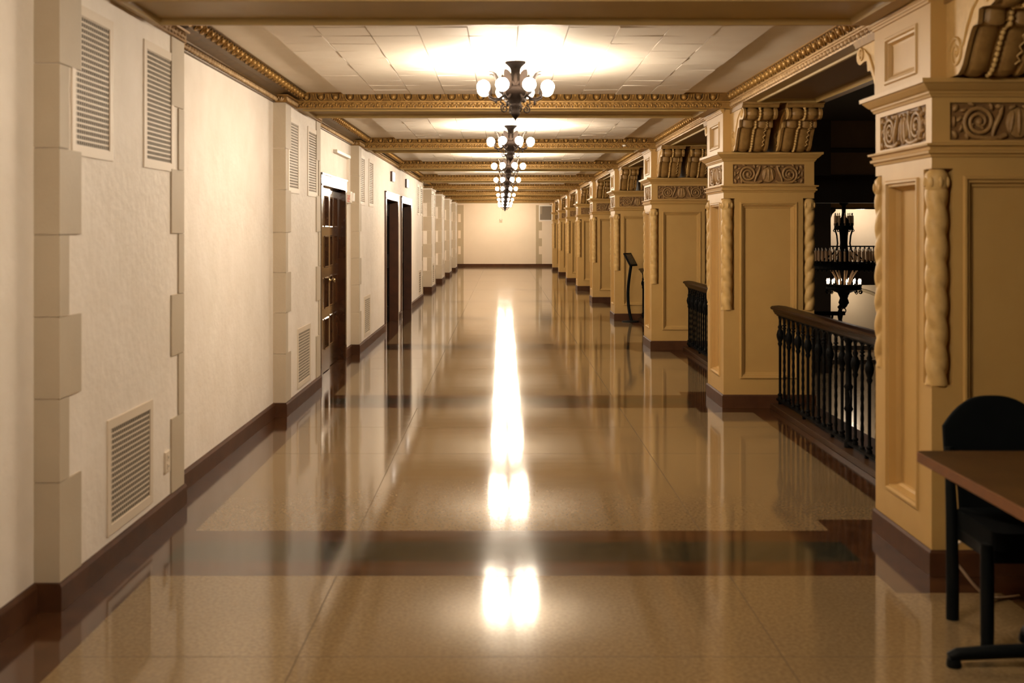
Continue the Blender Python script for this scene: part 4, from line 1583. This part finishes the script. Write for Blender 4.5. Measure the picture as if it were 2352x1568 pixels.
mb = MB()
mb.lathe([(0.12, 2.312), (0.11, 2.28), (0.055, 2.24), (0.05, 2.05), (0.07, 1.90), (0.16, 1.76), (0.10, 1.70)], seg=14)
mb.build('rod', M['iron'], root)
mb = ringband(0.20, 0.24, 1.60, 1.78, 28)
for k in range(10):
    a = k * PI / 5
    sc = [(0.24 * math.cos(a) + (0.035 * math.cos(t)) * math.cos(a), 0.24 * math.sin(a) + 0.035 * math.cos(t) * math.sin(a), 1.585 + 0.03 * math.sin(t)) for t in [PI * (1 + q / 6) for q in range(10)]]
    mb.tube(sc, 0.010, 5)
    mb.tube([(0.22 * math.cos(a), 0.22 * math.sin(a), 1.70), (0.05 * math.cos(a), 0.05 * math.sin(a), 1.95)], 0.010, 5)
mb.build('upper_ring', M['iron'], root)
mb = MB()
mb.lathe([(0.16, 1.70), (0.11, 1.55), (0.09, 1.30), (0.11, 1.05), (0.16, 0.90), (0.20, 0.70)], seg=14)
for k in range(8):
    a = k * PI / 4 + 0.2
    P = [(0.24, 1.62), (0.19, 1.45), (0.17, 1.25), (0.20, 1.08), (0.30, 0.98), (0.50, 0.84), (0.86, 0.66)]
    mb.tube([(r * math.cos(a), r * math.sin(a), z) for r, z in P], 0.014, 6)
mb.build('column', M['iron'], root)
mb = ringband(0.82, 0.885, 0.565, 0.74)
for k in range(40):
    a = 2 * PI * k / 40
    mb.ell((0.90 * math.cos(a), 0.90 * math.sin(a), 0.775), (0.035, 0.035, 0.035), 6, 5)
    mb.ell((0.89 * math.cos(a), 0.89 * math.sin(a), 0.545), (0.022, 0.022, 0.03), 6, 4)
mb.build('main_ring', M['iron'], root)
mb = ringband(0.40, 0.45, 0.03, 0.17, 32)
for k in range(12):
    a = 2 * PI * k / 12
    c_, s_ = math.cos(a), math.sin(a)
    sp = spiral(0.43, -0.03, 0.055, 0.01, 1.3, PI / 2, -1, 14)
    mb.tube([(r * c_, r * s_, z) for r, z in sp], 0.012, 5)
mb.build('lower_ring', M['iron'], root)
mb = MB()
mb.lathe([(0.40, 0.04), (0.30, 0.0), (0.16, -0.06), (0.10, -0.20), (0.14, -0.32), (0.08, -0.42), (0.03, -0.47)], seg=14)
mb.tube([(0.055 * math.cos(t), 0, -0.53 + 0.065 * math.sin(t)) for t in [2 * PI * q / 18 for q in range(18)]], 0.014, 6, 0, True)
mb.build('pendant', M['iron'], root)
for k in range(9):
    a = 2 * PI * k / 9 + 0.3
    c_, s_ = math.cos(a), math.sin(a)
    mb = MB()
    mb.tube([(0.36 * c_, 0.36 * s_, 0.58), (0.28 * c_, 0.28 * s_, 0.46), (0.21 * c_, 0.21 * s_, 0.34), (0.16 * c_, 0.16 * s_, 0.16)], [0.024, 0.020, 0.018, 0.016], 6)
    ar = mb.build('swept_arm', M['candle'], root)  # candle colour on the arms stands in for bulb light
    ar['label'] = 'curved arm coloured pale as if lit'
cd = MB()
cd.lathe([(0.031, 0.0), (0.029, 0.26)], seg=8)
cd.lathe([(0.006, 0.26), (0.016, 0.285), (0.013, 0.31), (0.002, 0.335)], seg=8, mi=1)
cme = cd.mesh('candle', [M['candle'], M['white']])
for k in range(48):
    a = 2 * PI * k / 48
    o = bpy.data.objects.new('candle', cme)
    COL.objects.link(o)
    o.parent = root
    o.location = (0.90 * math.cos(a), 0.90 * math.sin(a), 0.79)
for k in range(10):
    a = 2 * PI * k / 10 + 0.15
    o = bpy.data.objects.new('candle', cme)
    COL.objects.link(o)
    o.parent = root
    o.location = (0.225 * math.cos(a), 0.225 * math.sin(a), 1.72)
bl = MB()
bl.lathe([(0.012, 0.0), (0.012, 0.05), (0.020, 0.075), (0.017, 0.10), (0.003, 0.14)], seg=8)
ble = bl.mesh('bulb', M['bulb'])
for k in range(14):
    a = 2 * PI * k / 14 + 0.1
    o = bpy.data.objects.new('bulb', ble)
    COL.objects.link(o)
    o.parent = root
    o.location = (0.425 * math.cos(a), 0.425 * math.sin(a), 0.18)

# iron bracket on the atrium side of the second pier
root = thing('iron_bracket', 'black iron bracket with a finial sticking out behind the second pier', 'bracket', (2.80, 10.62, 0.82))
mb = MB()
mb.tube([(-0.004, 0, 0), (0.37, 0, 0.0), (0.395, 0, 0.004)], 0.020, 8)
mb.build('arm', M['iron'], root)
mb = MB()
mb.tube([(0.16, 0, -0.13)] + [(0.16 + 0.12 * math.sin(t), 0, -0.13 + 0.12 * (1 - math.cos(t))) for t in [PI / 2 * q / 8 for q in range(1, 9)]], 0.011, 7)
mb.build('scroll', M['iron'], root)
mb = MB()
mb.lathe([(0.022, -0.14), (0.034, -0.11), (0.018, -0.06), (0.030, 0.0), (0.014, 0.04), (0.026, 0.06), (0.010, 0.08), (0.003, 0.10)], (0.352, 0, 0), 12)
mb.build('finial', M['iron'], root)
